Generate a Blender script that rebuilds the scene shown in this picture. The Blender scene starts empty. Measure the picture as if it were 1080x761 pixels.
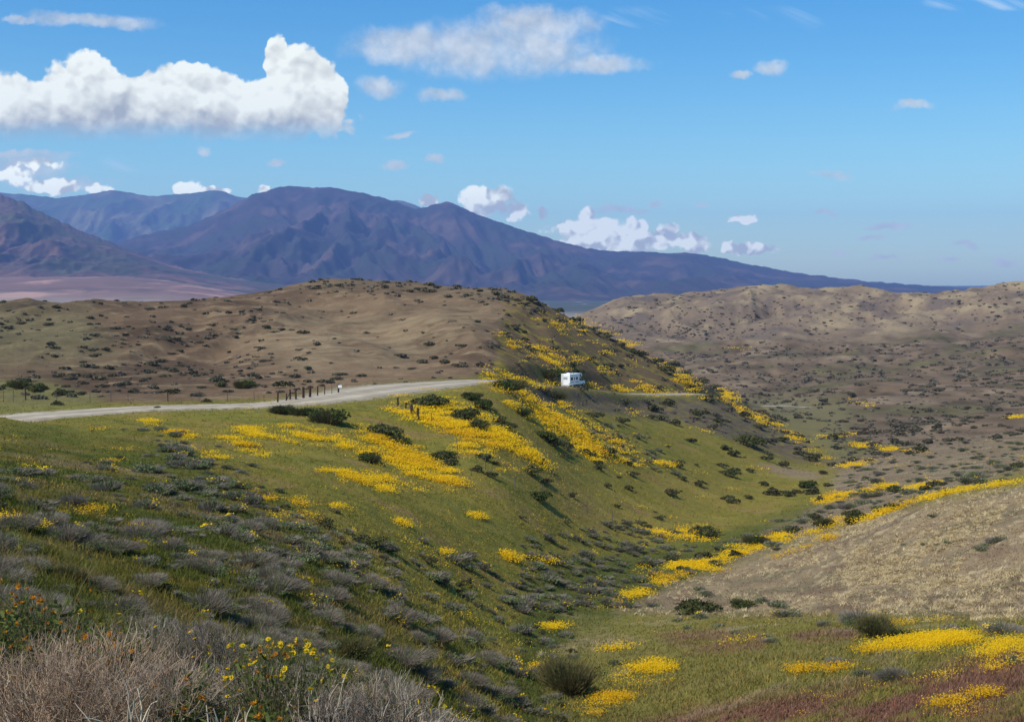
import bpy, math, random
import numpy as np
from mathutils import Vector

random.seed(7)
RNG = np.random.default_rng(11)
SC = bpy.context.scene
COL = SC.collection

# ------------------------------------------------------------------ camera
F = 1304.0                       # focal length in photo pixels (photo 1080 wide)
CU, CV, VH = 540.0, 380.5, 300.0
PITCH = math.atan((CV - VH) / F)
CP, SP = math.cos(PITCH), math.sin(PITCH)
cam_d = bpy.data.cameras.new('camera')
cam = bpy.data.objects.new('camera', cam_d)
COL.objects.link(cam)
cam_d.sensor_width = 36.0
cam_d.lens = 36.0 * F / 1080.0
cam_d.clip_start = 0.1
cam_d.clip_end = 90000.0
cam.location = (0, 0, 0)
cam.rotation_euler = (math.pi / 2 - PITCH, 0, 0)
SC.camera = cam

# ------------------------------------------------------------------ sun, exposure
SUN_AZ_VEC = (-0.82, -0.57)
SUN_EL = math.radians(50)
n_ = math.hypot(*SUN_AZ_VEC)
sx, sy = SUN_AZ_VEC[0] / n_ * math.cos(SUN_EL), SUN_AZ_VEC[1] / n_ * math.cos(SUN_EL)
sun_dir = Vector((sx, sy, math.sin(SUN_EL)))
sd = bpy.data.lights.new('sun', 'SUN')
sd.energy = 4.9
sd.angle = math.radians(0.55)
sd.color = (1.0, 0.94, 0.84)
sun = bpy.data.objects.new('sun', sd)
COL.objects.link(sun)
sun.rotation_euler = (-sun_dir).to_track_quat('-Z', 'Y').to_euler()
SC.view_settings.view_transform = 'Standard'
SC.view_settings.look = 'None'
SC.view_settings.exposure = 0.0
SC.view_settings.gamma = 1.0
SC.view_settings.use_curve_mapping = False
SC.render.engine = 'CYCLES'
SC.cycles.use_denoising = True
SC.cycles.max_bounces = 5
SC.cycles.diffuse_bounces = 3
SC.cycles.glossy_bounces = 2
SC.cycles.volume_bounces = 1
SC.cycles.transparent_max_bounces = 6


def unproj(u, v, Y):
    q = (CV - v) / F
    dy = CP + q * SP
    return (u - CU) / F / dy * Y, Y, (-SP + q * CP) / dy * Y


def proj(X, Y, Z):
    fw = Y * CP - Z * SP
    up = Y * SP + Z * CP
    fw = np.maximum(fw, 0.05)
    return CU + F * X / fw, CV - F * up / fw


# ------------------------------------------------------------------ node helpers
class E:
    nt = None

    def __init__(s, sock): s.s = sock

    @staticmethod
    def m(op, *a, clamp=False):
        n = E.nt.nodes.new('ShaderNodeMath'); n.operation = op; n.use_clamp = clamp
        for i, x in enumerate(a):
            if isinstance(x, E): E.nt.links.new(x.s, n.inputs[i])
            else: n.inputs[i].default_value = float(x)
        return E(n.outputs[0])

    def __add__(a, b): return E.m('ADD', a, b)
    __radd__ = __add__
    def __sub__(a, b): return E.m('SUBTRACT', a, b)
    def __rsub__(a, b): return E.m('SUBTRACT', b, a)
    def __mul__(a, b): return E.m('MULTIPLY', a, b)
    __rmul__ = __mul__
    def __truediv__(a, b): return E.m('DIVIDE', a, b)
    def clamp(a): return E.m('ADD', a, 0, clamp=True)


def emax(a, b): return E.m('MAXIMUM', a, b)


def sstep(x, lo, hi):
    n = E.nt.nodes.new('ShaderNodeMapRange'); n.interpolation_type = 'SMOOTHSTEP'
    E.nt.links.new(x.s, n.inputs[0])
    n.inputs[1].default_value = lo; n.inputs[2].default_value = hi
    return E(n.outputs[0])


def comb(x, y, z=0.0):
    n = E.nt.nodes.new('ShaderNodeCombineXYZ')
    for i, a in enumerate((x, y, z)):
        if isinstance(a, E): E.nt.links.new(a.s, n.inputs[i])
        else: n.inputs[i].default_value = a
    return E(n.outputs[0])


def noise(vec, scale, detail=4, rough=0.55, dist=0.0, dim='3D'):
    n = E.nt.nodes.new('ShaderNodeTexNoise'); n.noise_dimensions = dim
    if vec is not None: E.nt.links.new(vec.s, n.inputs['Vector'])
    n.inputs['Scale'].default_value = scale; n.inputs['Detail'].default_value = detail
    n.inputs['Roughness'].default_value = rough; n.inputs['Distortion'].default_value = dist
    return E(n.outputs[0])


def mixc(fac, a, b, mode='MIX'):
    n = E.nt.nodes.new('ShaderNodeMix'); n.data_type = 'RGBA'; n.blend_type = mode
    for i, x in ((0, fac), (6, a), (7, b)):
        if isinstance(x, E): E.nt.links.new(x.s, n.inputs[i])
        elif i == 0: n.inputs[0].default_value = x
        else: n.inputs[i].default_value = (*x, 1)
    return E(n.outputs[2])


def vscale(vec, sx, sy, sz):
    n = E.nt.nodes.new('ShaderNodeVectorMath'); n.operation = 'MULTIPLY'
    E.nt.links.new(vec.s, n.inputs[0]); n.inputs[1].default_value = (sx, sy, sz)
    return E(n.outputs[0])


def ramp(f, stops):
    n = E.nt.nodes.new('ShaderNodeValToRGB')
    E.nt.links.new(f.s, n.inputs[0])
    els = n.color_ramp.elements
    while len(els) < len(stops): els.new(0.5)
    for e, (p, c) in zip(els, stops): e.position = p; e.color = (*c, 1)
    return E(n.outputs[0])


# ------------------------------------------------------------------ world: sky and clouds
W = bpy.data.worlds.new('World'); SC.world = W; W.use_nodes = True
nt = W.node_tree; E.nt = nt
for n in list(nt.nodes): nt.nodes.remove(n)
sky = nt.nodes.new('ShaderNodeTexSky'); sky.sky_type = 'NISHITA'; sky.sun_disc = False
sky.sun_elevation = SUN_EL
sky.sun_rotation = math.atan2(sun_dir.x, sun_dir.y)
sky.altitude = 600; sky.air_density = 1.0; sky.dust_density = 1.1; sky.ozone_density = 1.6
SKY_S = 0.1
tc = nt.nodes.new('ShaderNodeTexCoord')
sep = nt.nodes.new('ShaderNodeSeparateXYZ'); nt.links.new(tc.outputs['Generated'], sep.inputs[0])
dx, dy, dz = (E(sep.outputs[i]) for i in range(3))
front = sstep(dy, 0.02, 0.1)
yy = emax(dy, 0.05)
TX, TZ = dx / yy, dz / yy            # tangents of the view direction, one unit = 45 degrees


def tang(u, v):
    x, _, z = unproj(u, v, 1.0)
    return x, z


P3 = comb(TX, TZ, 0.0)
w1 = noise(P3, 18, 5, 0.6) - 0.5
w2 = noise(comb(TX + 7.3, TZ + 3.1, 0), 18, 5, 0.6) - 0.5
w3 = noise(P3, 70, 3, 0.6) - 0.5
WX = TX + w1 * 0.028 + w3 * 0.004
WZ = TZ + w2 * 0.028 + w3 * 0.006


def field(lst, X, Z):
    f = None
    for (u, v, ru, rv) in lst:
        cx, cz = tang(u, v)
        a = (X - cx) * (F / ru); b = (Z - cz) * (F / rv)
        g = 1.0 - (a * a + b * b)
        f = g if f is None else emax(f, g)
    return f


big = [(-60, 118, 70, 44), (0, 112, 46, 42), (18, 108, 34, 36), (60, 112, 42, 44), (92, 96, 34, 40), (125, 116, 50, 34),
       (162, 110, 36, 36), (188, 94, 32, 34), (216, 108, 36, 40), (242, 108, 24, 32), (272, 116, 44, 32),
       (293, 74, 14, 36), (316, 88, 30, 40), (334, 102, 26, 44), (344, 114, 22, 34), (180, 126, 190, 24), (296, 128, 62, 24), (60, 134, 110, 18)]
crisp = [(513, 212, 27, 15), (498, 206, 12, 10), (452, 213, 11, 9), (540, 220, 22, 12), (600, 243, 30, 12), (622, 232, 13, 16), (640, 240, 22, 14),
         (668, 244, 14, 16), (700, 250, 16, 14), (735, 257, 16, 10), (770, 262, 12, 5), (795, 262, 22, 6),
         (196, 197, 15, 8), (228, 202, 16, 5), (274, 201, 15, 6), (783, 231, 17, 5), (575, 226, 8, 10), (655, 256, 80, 11), (12, 186, 26, 10), (60, 194, 30, 9), (100, 196, 16, 8), (40, 172, 30, 7)]
soft = [(520, 52, 135, 34), (570, 26, 75, 24), (430, 50, 84, 24), (630, 68, 66, 12), (400, 94, 30, 12), (470, 100, 30, 9), (88, 22, 78, 10), (22, 24, 26, 5),
        (817, 73, 17, 11), (782, 77, 14, 6), (965, 112, 26, 7), (880, 184, 22, 6), (416, 172, 15, 8), (457, 170, 13, 6),
        (290, 170, 13, 6), (216, 158, 10, 7), (420, 140, 22, 4), (868, 226, 16, 4), (940, 238, 26, 4), (920, 250, 18, 4),
        (885, 268, 16, 4), (935, 270, 22, 4), (1000, 273, 14, 3), (1020, 258, 18, 4), (690, 212, 10, 5), (655, 222, 34, 7),
        (30, 178, 60, 16), (60, 192, 70, 10), (20, 165, 70, 6), (740, 220, 9, 4), (1060, 273, 20, 5)]
bn = noise(P3, 30, 6, 0.62)
fine = noise(P3, 90, 4, 0.6)


def voro(vec, scale, sm=0.6):
    n = E.nt.nodes.new('ShaderNodeTexVoronoi'); n.feature = 'SMOOTH_F1'; n.voronoi_dimensions = '2D'
    E.nt.links.new(vec.s, n.inputs['Vector']); n.inputs['Scale'].default_value = scale; n.inputs['Smoothness'].default_value = sm
    return E(n.outputs['Distance'])


def billow(X, Z):
    v = comb(X, Z * 1.15, 0.0)
    return (0.55 - voro(v, 26)) * 1.0 + (0.5 - voro(v, 62)) * 0.5 + (0.5 - voro(v, 140)) * 0.34


BX, BZ = TX + w3 * 0.010 + w1 * 0.010, TZ + (noise(P3, 55, 3, 0.6) - 0.5) * 0.010 + w2 * 0.01
b0_ = billow(BX, BZ); b1_ = billow(BX - 0.004, BZ + 0.007)
brel = b0_ - b1_
# big cumulus: flat base
fb = field(big, WX, WZ)
_, zb = tang(0, 147)
basecut = sstep(TZ + w1 * 0.016, zb - 0.006, zb + 0.018)
fbn = fb + b0_ * 0.75 + (bn - 0.5) * 0.25 + (fine - 0.5) * 0.22 - 0.06
ab = sstep(fbn, 0.0, 0.26) * basecut
fc = field(crisp, TX + w1 * 0.016 + w3 * 0.006, TZ + w2 * 0.012 + w3 * 0.008)
ac = sstep(fc + b0_ * 2.0 + (bn - 0.5) * 0.9 + (fine - 0.5) * 1.6 - 0.30, 0.05, 0.6)
fs = field(soft, WX, WZ)
asf = sstep(fs + (bn - 0.5) * 1.8 + (fine - 0.5) * 0.5, -0.1, 1.15) * 0.74
# relief: the cloud thins towards the light (up and left)
bn2 = noise(comb(TX - 0.006, TZ + 0.010, 0.0), 30, 6, 0.62)
rel = (bn - bn2) * 1.15
relf = (fine - noise(comb(TX - 0.0025, TZ + 0.004, 0.0), 90, 4, 0.6)) * 0.35
_, zt = tang(0, 98)
hgt = sstep(TZ + (bn - 0.5) * 0.05, zb - 0.002, zt)
lumb = (0.68 + 0.29 * hgt + brel * 0.26 + (noise(P3, 12, 2, 0.5) - 0.5) * 0.26 + (1.0 - fbn).clamp() * 0.05)
lumb = E.m('MINIMUM', emax(lumb, 0.70), 1.02)
lumc = E.m('MINIMUM', emax(0.96 + brel * 1.3 + (bn - 0.5) * 0.7, 0.76), 1.10)
# thin high wisps on the right
rot = comb(TX * 0.93 + TZ * -0.36 * -1.0, TZ * 0.93 - TX * 0.36 * -1.0, 0.0)
wn = noise(vscale(rot, 6, 60, 1), 1.0, 4, 0.6, 0.6)
wisp_f = field([(690, 18, 60, 13), (800, 24, 70, 18), (1040, 4, 70, 8), (140, 172, 40, 10)], TX + w1 * 0.03, TZ + w2 * 0.01)
aw = sstep(wisp_f, -0.2, 0.9) * sstep(wn, 0.42, 0.70) * 0.65

hs = nt.nodes.new('ShaderNodeHueSaturation')
nt.links.new(sky.outputs[0], hs.inputs['Color'])
hs.inputs['Saturation'].default_value = 1.25; hs.inputs['Value'].default_value = 1.0
skyc = E(hs.outputs[0])
elev = sstep(dz, 0.0, 0.26)
skyc = mixc(1.0, skyc, mixc(elev, (1.44, 1.74, 1.50), (0.64, 1.36, 1.58)), 'MULTIPLY')
K = 10.6


def lumcol(l, warm, cool):
    # grey level to colour: bright parts warm white, dim parts lilac grey
    t = sstep(l, 0.5, 0.95)
    c = mixc(t, cool, warm)
    n = nt.nodes.new('ShaderNodeVectorMath'); n.operation = 'SCALE'
    nt.links.new(c.s, n.inputs[0])
    nt.links.new((l * l * K).s, n.inputs['Scale'])
    return E(n.outputs[0])


c = mixc((asf * front), skyc, lumcol(0.87 + rel * 0.3 + brel * 0.12 + 0 * TX, (1.0, 1.02, 0.96), (0.93, 0.98, 0.95)))
c = mixc((aw * front), c, (K * 0.62, K * 0.80, K * 0.95))
c = mixc((ac * front * 0.95), c, lumcol(lumc * 1.03, (1.10, 1.13, 0.93), (0.95, 1.03, 0.98)))
c = mixc((ab * front), c, lumcol(lumb, (1.04, 1.08, 0.95), (0.84, 0.94, 0.97)))
bg = nt.nodes.new('ShaderNodeBackground'); bg.inputs[1].default_value = SKY_S
nt.links.new(c.s, bg.inputs[0])
wo = nt.nodes.new('ShaderNodeOutputWorld'); nt.links.new(bg.outputs[0], wo.inputs[0])

# ------------------------------------------------------------------ numpy noise
_perm = RNG.permutation(256)
_perm = np.concatenate([_perm, _perm, _perm])
_ang = RNG.uniform(0, 2 * math.pi, 256)
_gx, _gy = np.cos(_ang), np.sin(_ang)


def perlin(x, y, seed=0):
    x = np.asarray(x, float) + seed * 17.13; y = np.asarray(y, float) + seed * 9.71
    xi = np.floor(x).astype(np.int64); yi = np.floor(y).astype(np.int64)
    xf, yf = x - xi, y - yi
    u = xf * xf * xf * (xf * (xf * 6 - 15) + 10); v = yf * yf * yf * (yf * (yf * 6 - 15) + 10)

    def g(i, j, a, b):
        h = _perm[_perm[(xi + i) & 255] + ((yi + j) & 255)]
        return _gx[h] * a + _gy[h] * b
    a = g(0, 0, xf, yf); b = g(1, 0, xf - 1, yf); c_ = g(0, 1, xf, yf - 1); d = g(1, 1, xf - 1, yf - 1)
    return (a + u * (b - a) + v * (c_ + u * (d - c_) - a - u * (b - a))) * 1.5


def fbm(x, y, o=4, seed=0, g=0.5):
    r, a = 0, 1.0
    for k in range(o):
        r = r + a * perlin(x * 2 ** k, y * 2 ** k, seed + k * 3); a *= g
    return r


def ridged(x, y, o=4, seed=0):
    r, a = 0, 1.0
    for k in range(o):
        r = r + a * (1 - 2 * np.abs(perlin(x * 2 ** k, y * 2 ** k, seed + k * 5))); a *= 0.5
    return r / 1.9


def ss(x, lo, hi):
    t = np.clip((x - lo) / (hi - lo), 0, 1)
    return t * t * (3 - 2 * t)


# ------------------------------------------------------------------ mesh helpers
def mesh_np(name, V, Fc, cols=None, smooth=False):
    """V (n,3), Fc (m,k) one face size, or list of such arrays."""
    me = bpy.data.meshes.new(name)
    if not isinstance(Fc, (list, tuple)): Fc = [Fc]
    Fc = [f for f in Fc if len(f)]
    loops = np.concatenate([f.ravel() for f in Fc]).astype(np.int32)
    sizes = np.concatenate([np.full(len(f), f.shape[1]) for f in Fc]).astype(np.int32)
    starts = np.concatenate([[0], np.cumsum(sizes)[:-1]]).astype(np.int32)
    me.vertices.add(len(V)); me.vertices.foreach_set('co', np.asarray(V, np.float32).ravel())
    me.loops.add(len(loops)); me.loops.foreach_set('vertex_index', loops)
    me.polygons.add(len(sizes)); me.polygons.foreach_set('loop_start', starts)
    me.polygons.foreach_set('loop_total', sizes)
    if smooth: me.polygons.foreach_set('use_smooth', np.ones(len(sizes), bool))
    me.update(calc_edges=True)
    if cols is not None:
        at = me.color_attributes.new('Col', 'FLOAT_COLOR', 'POINT')
        cc = np.ones((len(V), 4), np.float32); cc[:, :3] = cols
        at.data.foreach_set('color', cc.ravel())
    return me


def link(name, me, mat=None, parent=None, label=None, cat=None, group=None, kind=None):
    o = bpy.data.objects.new(name, me); COL.objects.link(o)
    if mat is not None and not me.materials: me.materials.append(mat)
    if parent: o.parent = parent
    tag(o, label, cat, group, kind)
    return o


def tag(o, label=None, cat=None, group=None, kind=None):
    if label: o['label'] = label
    if cat: o['category'] = cat
    if group: o['group'] = group
    if kind: o['kind'] = kind


def empty(name, loc, label, cat, group=None, rz=0):
    o = bpy.data.objects.new(name, None); COL.objects.link(o)
    o.location = loc; o.rotation_euler = (0, 0, rz); o.empty_display_size = 0.3
    tag(o, label, cat, group)
    return o


def new_mat(name, rough=0.9, spec=0.2):
    m = bpy.data.materials.new(name); m.use_nodes = True
    E.nt = m.node_tree
    b = m.node_tree.nodes['Principled BSDF']
    b.inputs['Roughness'].default_value = rough
    b.inputs['Specular IOR Level'].default_value = spec
    return m, b


def attr(name='Col'):
    n = E.nt.nodes.new('ShaderNodeAttribute'); n.attribute_name = name
    return E(n.outputs['Color'])


def opos():
    n = E.nt.nodes.new('ShaderNodeNewGeometry')
    return E(n.outputs['Position'])


def colmat(name, tint=(1, 1, 1), var=0.25, rough=0.9, trans=0.0, objvar=0.25, spec=0.1):
    """vertex colour with per-object and small-scale variation, optional leaf translucency"""
    m, b = new_mat(name, rough, spec)
    c0 = mixc(1.0, attr(), tint, 'MULTIPLY')
    oi = E.nt.nodes.new('ShaderNodeObjectInfo')
    r = E(oi.outputs['Random'])
    k = (1.0 - objvar / 2) + r * objvar
    nz = noise(opos(), 1.7, 3) * (2 * var) + (1 - var)
    n = E.nt.nodes.new('ShaderNodeVectorMath'); n.operation = 'SCALE'
    E.nt.links.new(c0.s, n.inputs[0]); E.nt.links.new((k * nz).s, n.inputs['Scale'])
    E.nt.links.new(n.outputs[0], b.inputs['Base Color'])
    if trans > 0:
        t = E.nt.nodes.new('ShaderNodeBsdfTranslucent'); E.nt.links.new(n.outputs[0], t.inputs[0])
        mx = E.nt.nodes.new('ShaderNodeMixShader'); mx.inputs[0].default_value = trans
        E.nt.links.new(b.outputs[0], mx.inputs[1]); E.nt.links.new(t.outputs[0], mx.inputs[2])
        out = E.nt.nodes['Material Output']; E.nt.links.new(mx.outputs[0], out.inputs[0])
    return m


def flat(name, col, rough=0.6, var=0.12, scale=6.0, spec=0.3, metal=0.0):
    m, b = new_mat(name, rough, spec)
    nz = noise(opos(), scale, 4)
    c_ = ramp(nz, [(0.25, tuple(x * (1 - var) for x in col)), (0.75, tuple(min(1, x * (1 + var)) for x in col))])
    E.nt.links.new(c_.s, b.inputs['Base Color']); b.inputs['Metallic'].default_value = metal
    return m


# ------------------------------------------------------------------ terrain control points
PX = []          # (u, v, Y) in the photograph: the ground seen there and how far away it is
PX += [(-10, 438, 131), (-60, 434, 128), (14, 444, 134), (0, 470, 92), (0, 520, 52), (0, 570, 31), (0, 620, 20), (0, 680, 12.5),
       (-200, 450, 140), (-200, 520, 50), (-200, 600, 22), (-200, 700, 11),
       (100, 439, 142), (100, 480, 98), (100, 530, 64), (100, 590, 38), (100, 650, 21), (100, 720, 11.5),
       (200, 434, 156), (200, 480, 108), (200, 540, 70), (200, 600, 44), (200, 660, 26), (200, 740, 13),
       (300, 433, 158), (300, 470, 125), (300, 520, 92), (300, 570, 68), (300, 620, 50), (300, 680, 34), (300, 750, 20),
       (380, 424, 168), (380, 480, 130), (380, 560, 88), (380, 640, 58), (380, 720, 34),
       (450, 418, 178), (450, 450, 158), (450, 490, 138), (450, 560, 103), (450, 640, 71), (450, 700, 52), (450, 760, 37),
       (520, 405, 198), (520, 430, 178), (520, 470, 152), (520, 520, 131), (520, 570, 115), (520, 620, 98), (520, 680, 75), (520, 750, 53),
       (600, 425, 238), (600, 460, 200), (600, 500, 170), (600, 560, 138), (600, 620, 112), (600, 680, 83), (600, 730, 64), (620, 765, 56),
       (660, 440, 265), (680, 480, 220), (680, 530, 180), (680, 580, 145), (660, 628, 112),
       (760, 450, 310), (760, 490, 255), (760, 540, 192), (760, 588, 140),
       (820, 470, 320), (830, 500, 262), (830, 540, 190), (860, 495, 285), (875, 518, 222), (888, 488, 296),
       # right spur: near face, crest and back
       (700, 655, 92), (780, 640, 100), (780, 600, 130), (900, 648, 87), (900, 600, 112), (905, 556, 135),
       (1000, 648, 80), (1000, 590, 103), (1000, 527, 126), (1080, 645, 78), (1080, 580, 98), (1080, 513, 122),
       (1300, 640, 75), (1300, 560, 100), (1300, 490, 122),
       (960, 505, 200), (1080, 495, 190), (1080, 470, 260), (1000, 470, 290), (1300, 470, 200), (1300, 440, 300),
       (930, 520, 190),
       (700, 700, 71), (700, 760, 57), (800, 690, 66), (900, 700, 57), (900, 765, 44), (1000, 700, 52), (1080, 690, 50), (1080, 765, 37),
       (1300, 700, 40),
       # valley
       (880, 462, 350), (940, 465, 330), (900, 440, 420), (1000, 440, 400), (1080, 440, 370), (1300, 420, 420),
       (830, 432, 500), (900, 415, 520), (1000, 405, 560), (1080, 400, 540), (1300, 390, 600),
       (780, 405, 640), (850, 390, 700), (950, 380, 760), (1080, 375, 700), (720, 375, 860), (800, 372, 840),
       (660, 348, 1080), (750, 350, 1050), (850, 355, 960), (960, 358, 930), (1080, 350, 900), (1300, 345, 950),
       (620, 330, 1350), (655, 317, 1420), (700, 312, 1400), (760, 307, 1400), (820, 303, 1420), (870, 305, 1450), (905, 303, 1470),
       (945, 315, 1500), (980, 311, 1300), (1020, 308, 1250), (1080, 304, 1200), (1300, 300, 1200),
       (900, 330, 1150), (1000, 335, 1080), (1080, 330, 1050), (800, 330, 1150),
       # hill behind the road
       (-200, 428, 190), (-200, 380, 290), (-200, 321, 400), (0, 428, 178), (0, 400, 235), (0, 360, 305), (0, 338, 350), (0, 321, 390),
       (100, 425, 180), (100, 400, 235), (100, 365, 300), (100, 338, 345), (100, 322, 390),
       (200, 423, 182), (200, 400, 230), (200, 370, 290), (200, 340, 345), (200, 321, 400),
       (300, 418, 190), (300, 390, 245), (300, 350, 325), (300, 325, 385), (275, 312, 430), (320, 301, 440), (345, 295, 450),
       (380, 405, 205), (380, 375, 275), (380, 345, 345), (370, 318, 400), (375, 296, 450),
       (440, 401, 215), (440, 370, 280), (440, 340, 340), (440, 315, 400), (430, 297, 450),
       (490, 397, 225), (490, 370, 275), (495, 345, 315), (500, 318, 375), (490, 303, 435),
       (540, 392, 250), (540, 365, 295), (538, 335, 345), (545, 312, 410),
       (560, 398, 246), (600, 395, 305), (600, 365, 345), (590, 335, 395), (620, 347, 410),
       (660, 405, 350), (660, 385, 375), (665, 372, 405), (720, 404, 388), (720, 398, 402),
       (765, 421, 400), (800, 442, 370), (840, 464, 335),
       (560, 401, 238), (604, 413, 268), (650, 420, 318), (700, 420, 345), (735, 419, 362), (755, 423, 375)]
XYZ = [(0, 0, -1.7), (-3, 0, -1.5), (3, 0, -2.4), (0, -5, -1.2), (0, 5, -2.5), (3, 5, -3.5), (-3, 5, -2.2), (6, 5, -4.6),
       (-8, 3, -1.6), (8, 0, -4.5), (-1.2, 9, -3.3), (2, 9, -4.2), (6, 10, -6.0), (14, 12, -8.5), (10, 20, -9.5), (22, 25, -12.5)]
for (u, Y, Z) in [(-200, 600, -25), (0, 600, -28), (200, 600, -28), (375, 620, -25), (500, 600, -30), (600, 600, -42), (660, 620, -46), (740, 560, -48),
                  (-200, 1000, -55), (0, 1000, -55), (200, 1000, -55), (400, 1000, -55), (560, 1000, -55),
                  (-200, 2500, -82), (0, 2500, -82), (300, 2500, -82), (560, 2500, -82), (620, 1900, -70), (800, 2100, -75), (1000, 2100, -75),
                  (1300, 2200, -78), (560, 1500, -72), (300, 1500, -72), (0, 1500, -72)]:
    XYZ.append(((u - CU) / F * Y, Y, Z))
for (u, v, Y) in PX: XYZ.append(unproj(u, v, Y))
CTRL = np.array(XYZ)
OFF = 10.0


def ab_of(X, Y): return X / (Y + OFF) * 2.2, np.log(Y + OFF)


ca, cb = ab_of(CTRL[:, 0], CTRL[:, 1])
ct = CTRL[:, 2] / (CTRL[:, 1] + OFF)


def tk(r2): return 0.5 * r2 * np.log(r2 + 1e-12)


nC = len(CTRL)
A = np.zeros((nC + 3, nC + 3))
A[:nC, :nC] = tk((ca[:, None] - ca) ** 2 + (cb[:, None] - cb) ** 2) + np.eye(nC) * 2e-5
A[:nC, nC] = 1; A[:nC, nC + 1] = ca; A[:nC, nC + 2] = cb
A[nC:, :nC] = A[:nC, nC:].T
sol = np.linalg.solve(A, np.concatenate([ct, [0, 0, 0]]))


def tps(X, Y):
    a, b = ab_of(X, Y)
    sh = a.shape; a = a.ravel(); b = b.ravel(); out = np.empty(a.size)
    for i in range(0, a.size, 20000):
        aa, bb = a[i:i + 20000], b[i:i + 20000]
        k = tk((aa[:, None] - ca) ** 2 + (bb[:, None] - cb) ** 2)
        out[i:i + 20000] = k @ sol[:nC] + sol[nC] + sol[nC + 1] * aa + sol[nC + 2] * bb
    return out.reshape(sh) * (Y + OFF)


# ------------------------------------------------------------------ road centre line
RD = [(-60, 460, 134, 4.6), (0, 444, 145.5, 4.6), (45, 438.5, 151, 4.8), (100, 434.5, 156, 4.2), (160, 430.5, 160.5, 3.6), (215, 429.0, 163, 3.2), (270, 427.5, 166, 3.4),
      (320, 423.5, 171, 4.6), (370, 416, 180, 6.4), (410, 410, 190, 7.4), (450, 406, 199, 6.6), (485, 403.5, 208, 4.8), (520, 401.5, 218, 3.6),
      (560, 406, 246, 3.0), (604, 409.5, 284, 3.0), (650, 414.8, 328, 3.0), (700, 415.8, 352, 3.0), (737, 415.5, 374, 3.0),
      (765, 421, 410, 3.0), (783, 426.5, 440, 3.4), (800, 428, 475, 3.0), (830, 428, 510, 3.0), (880, 431, 520, 2.4), (930, 427, 545, 2.4)]
rp = np.array([(*unproj(u, v, Y), w) for (u, v, Y, w) in RD])


def catmull(P, n):
    out = []
    Q = np.vstack([2 * P[0] - P[1], P, 2 * P[-1] - P[-2]])
    for i in range(1, len(Q) - 2):
        p0, p1, p2, p3 = Q[i - 1:i + 3]
        for t in np.linspace(0, 1, n, endpoint=False):
            out.append(0.5 * (2 * p1 + (p2 - p0) * t + (2 * p0 - 5 * p1 + 4 * p2 - p3) * t * t + (3 * p1 - p0 - 3 * p2 + p3) * t ** 3))
    out.append(Q[-2]); return np.array(out)


ROAD = catmull(rp, 14)


def road_dist(X, Y):
    sh = X.shape; x = X.ravel(); y = Y.ravel()
    D = np.full(x.size, 1e3); Zr = np.zeros(x.size); Wd = np.full(x.size, 3.0)
    idx = np.where((y > 115) & (y < 620) & (x > -110) & (x < 260))[0]
    for i in range(0, len(idx), 20000):
        j = idx[i:i + 20000]
        d = (x[j][:, None] - ROAD[:, 0]) ** 2 + (y[j][:, None] - ROAD[:, 1]) ** 2
        k = d.argmin(1)
        # distance to the nearer of the two segments
        best = np.sqrt(d[np.arange(len(j)), k]); zz = ROAD[k, 2].copy(); ww = ROAD[k, 3].copy()
        for s in (-1, 0):
            k0 = np.clip(k + s, 0, len(ROAD) - 2)
            a_, b_ = ROAD[k0], ROAD[k0 + 1]
            ex, ey = b_[:, 0] - a_[:, 0], b_[:, 1] - a_[:, 1]
            t = np.clip(((x[j] - a_[:, 0]) * ex + (y[j] - a_[:, 1]) * ey) / (ex * ex + ey * ey + 1e-9), 0, 1)
            dd = np.hypot(x[j] - a_[:, 0] - ex * t, y[j] - a_[:, 1] - ey * t)
            m = dd <= best + 1e-9
            best = np.where(m, dd, best); zz = np.where(m, a_[:, 2] + (b_[:, 2] - a_[:, 2]) * t, zz)
            ww = np.where(m, a_[:, 3] + (b_[:, 3] - a_[:, 3]) * t, ww)
        D[j] = best; Zr[j] = zz; Wd[j] = ww
    return D.reshape(sh), Zr.reshape(sh), Wd.reshape(sh)


def height(X, Y):
    Z = tps(X, Y)
    Z = Z + 0.05 * fbm(X / 1.1, Y / 1.1, 3, 1) + 0.16 * fbm(X / 5, Y / 3.2, 3, 2) * ss(Y, 4, 30)
    Z = Z + 0.35 * fbm(X / 22, Y / 13, 3, 3) * ss(Y, 30, 120) + 0.9 * fbm(X / 70, Y / 50, 4, 4) * ss(Y, 200, 420)
    m = ss(Y, 225, 300) * (1 - ss(Y, 395, 440)) * (1 - ss(X / Y, 0.0, 0.06))
    Z = Z + m * (4.8 * ridged(X / 48 + 0.25 * perlin(Y / 60, X / 60, 8), Y / 190, 3, 15) - 2.3)
    m = ss(Y, 480, 700)
    Z = Z + m * (8.0 * ridged(X / 130 + 0.35 * perlin(Y / 150, X / 150, 19), Y / 170, 4, 5) - 3.4)
    m = ss(Y, 850, 1100) * ss(X, 20, 160)
    Z = Z + m * (15 * ridged(X / 95 + 0.4 * perlin(Y / 120, X / 120, 9), Y / 260, 4, 6) - 9) * (1 - 0.55 * ss(Y, 1250, 1420))
    D, Zr, Wd = road_dist(X, Y)
    w = 1 - ss(D, Wd + 0.5, Wd + 5.5)
    w = np.where(X > 88, 1 - ss(D, Wd + 0.5, Wd + 12), w)
    return Z + w * (Zr - Z), D, Wd


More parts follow.
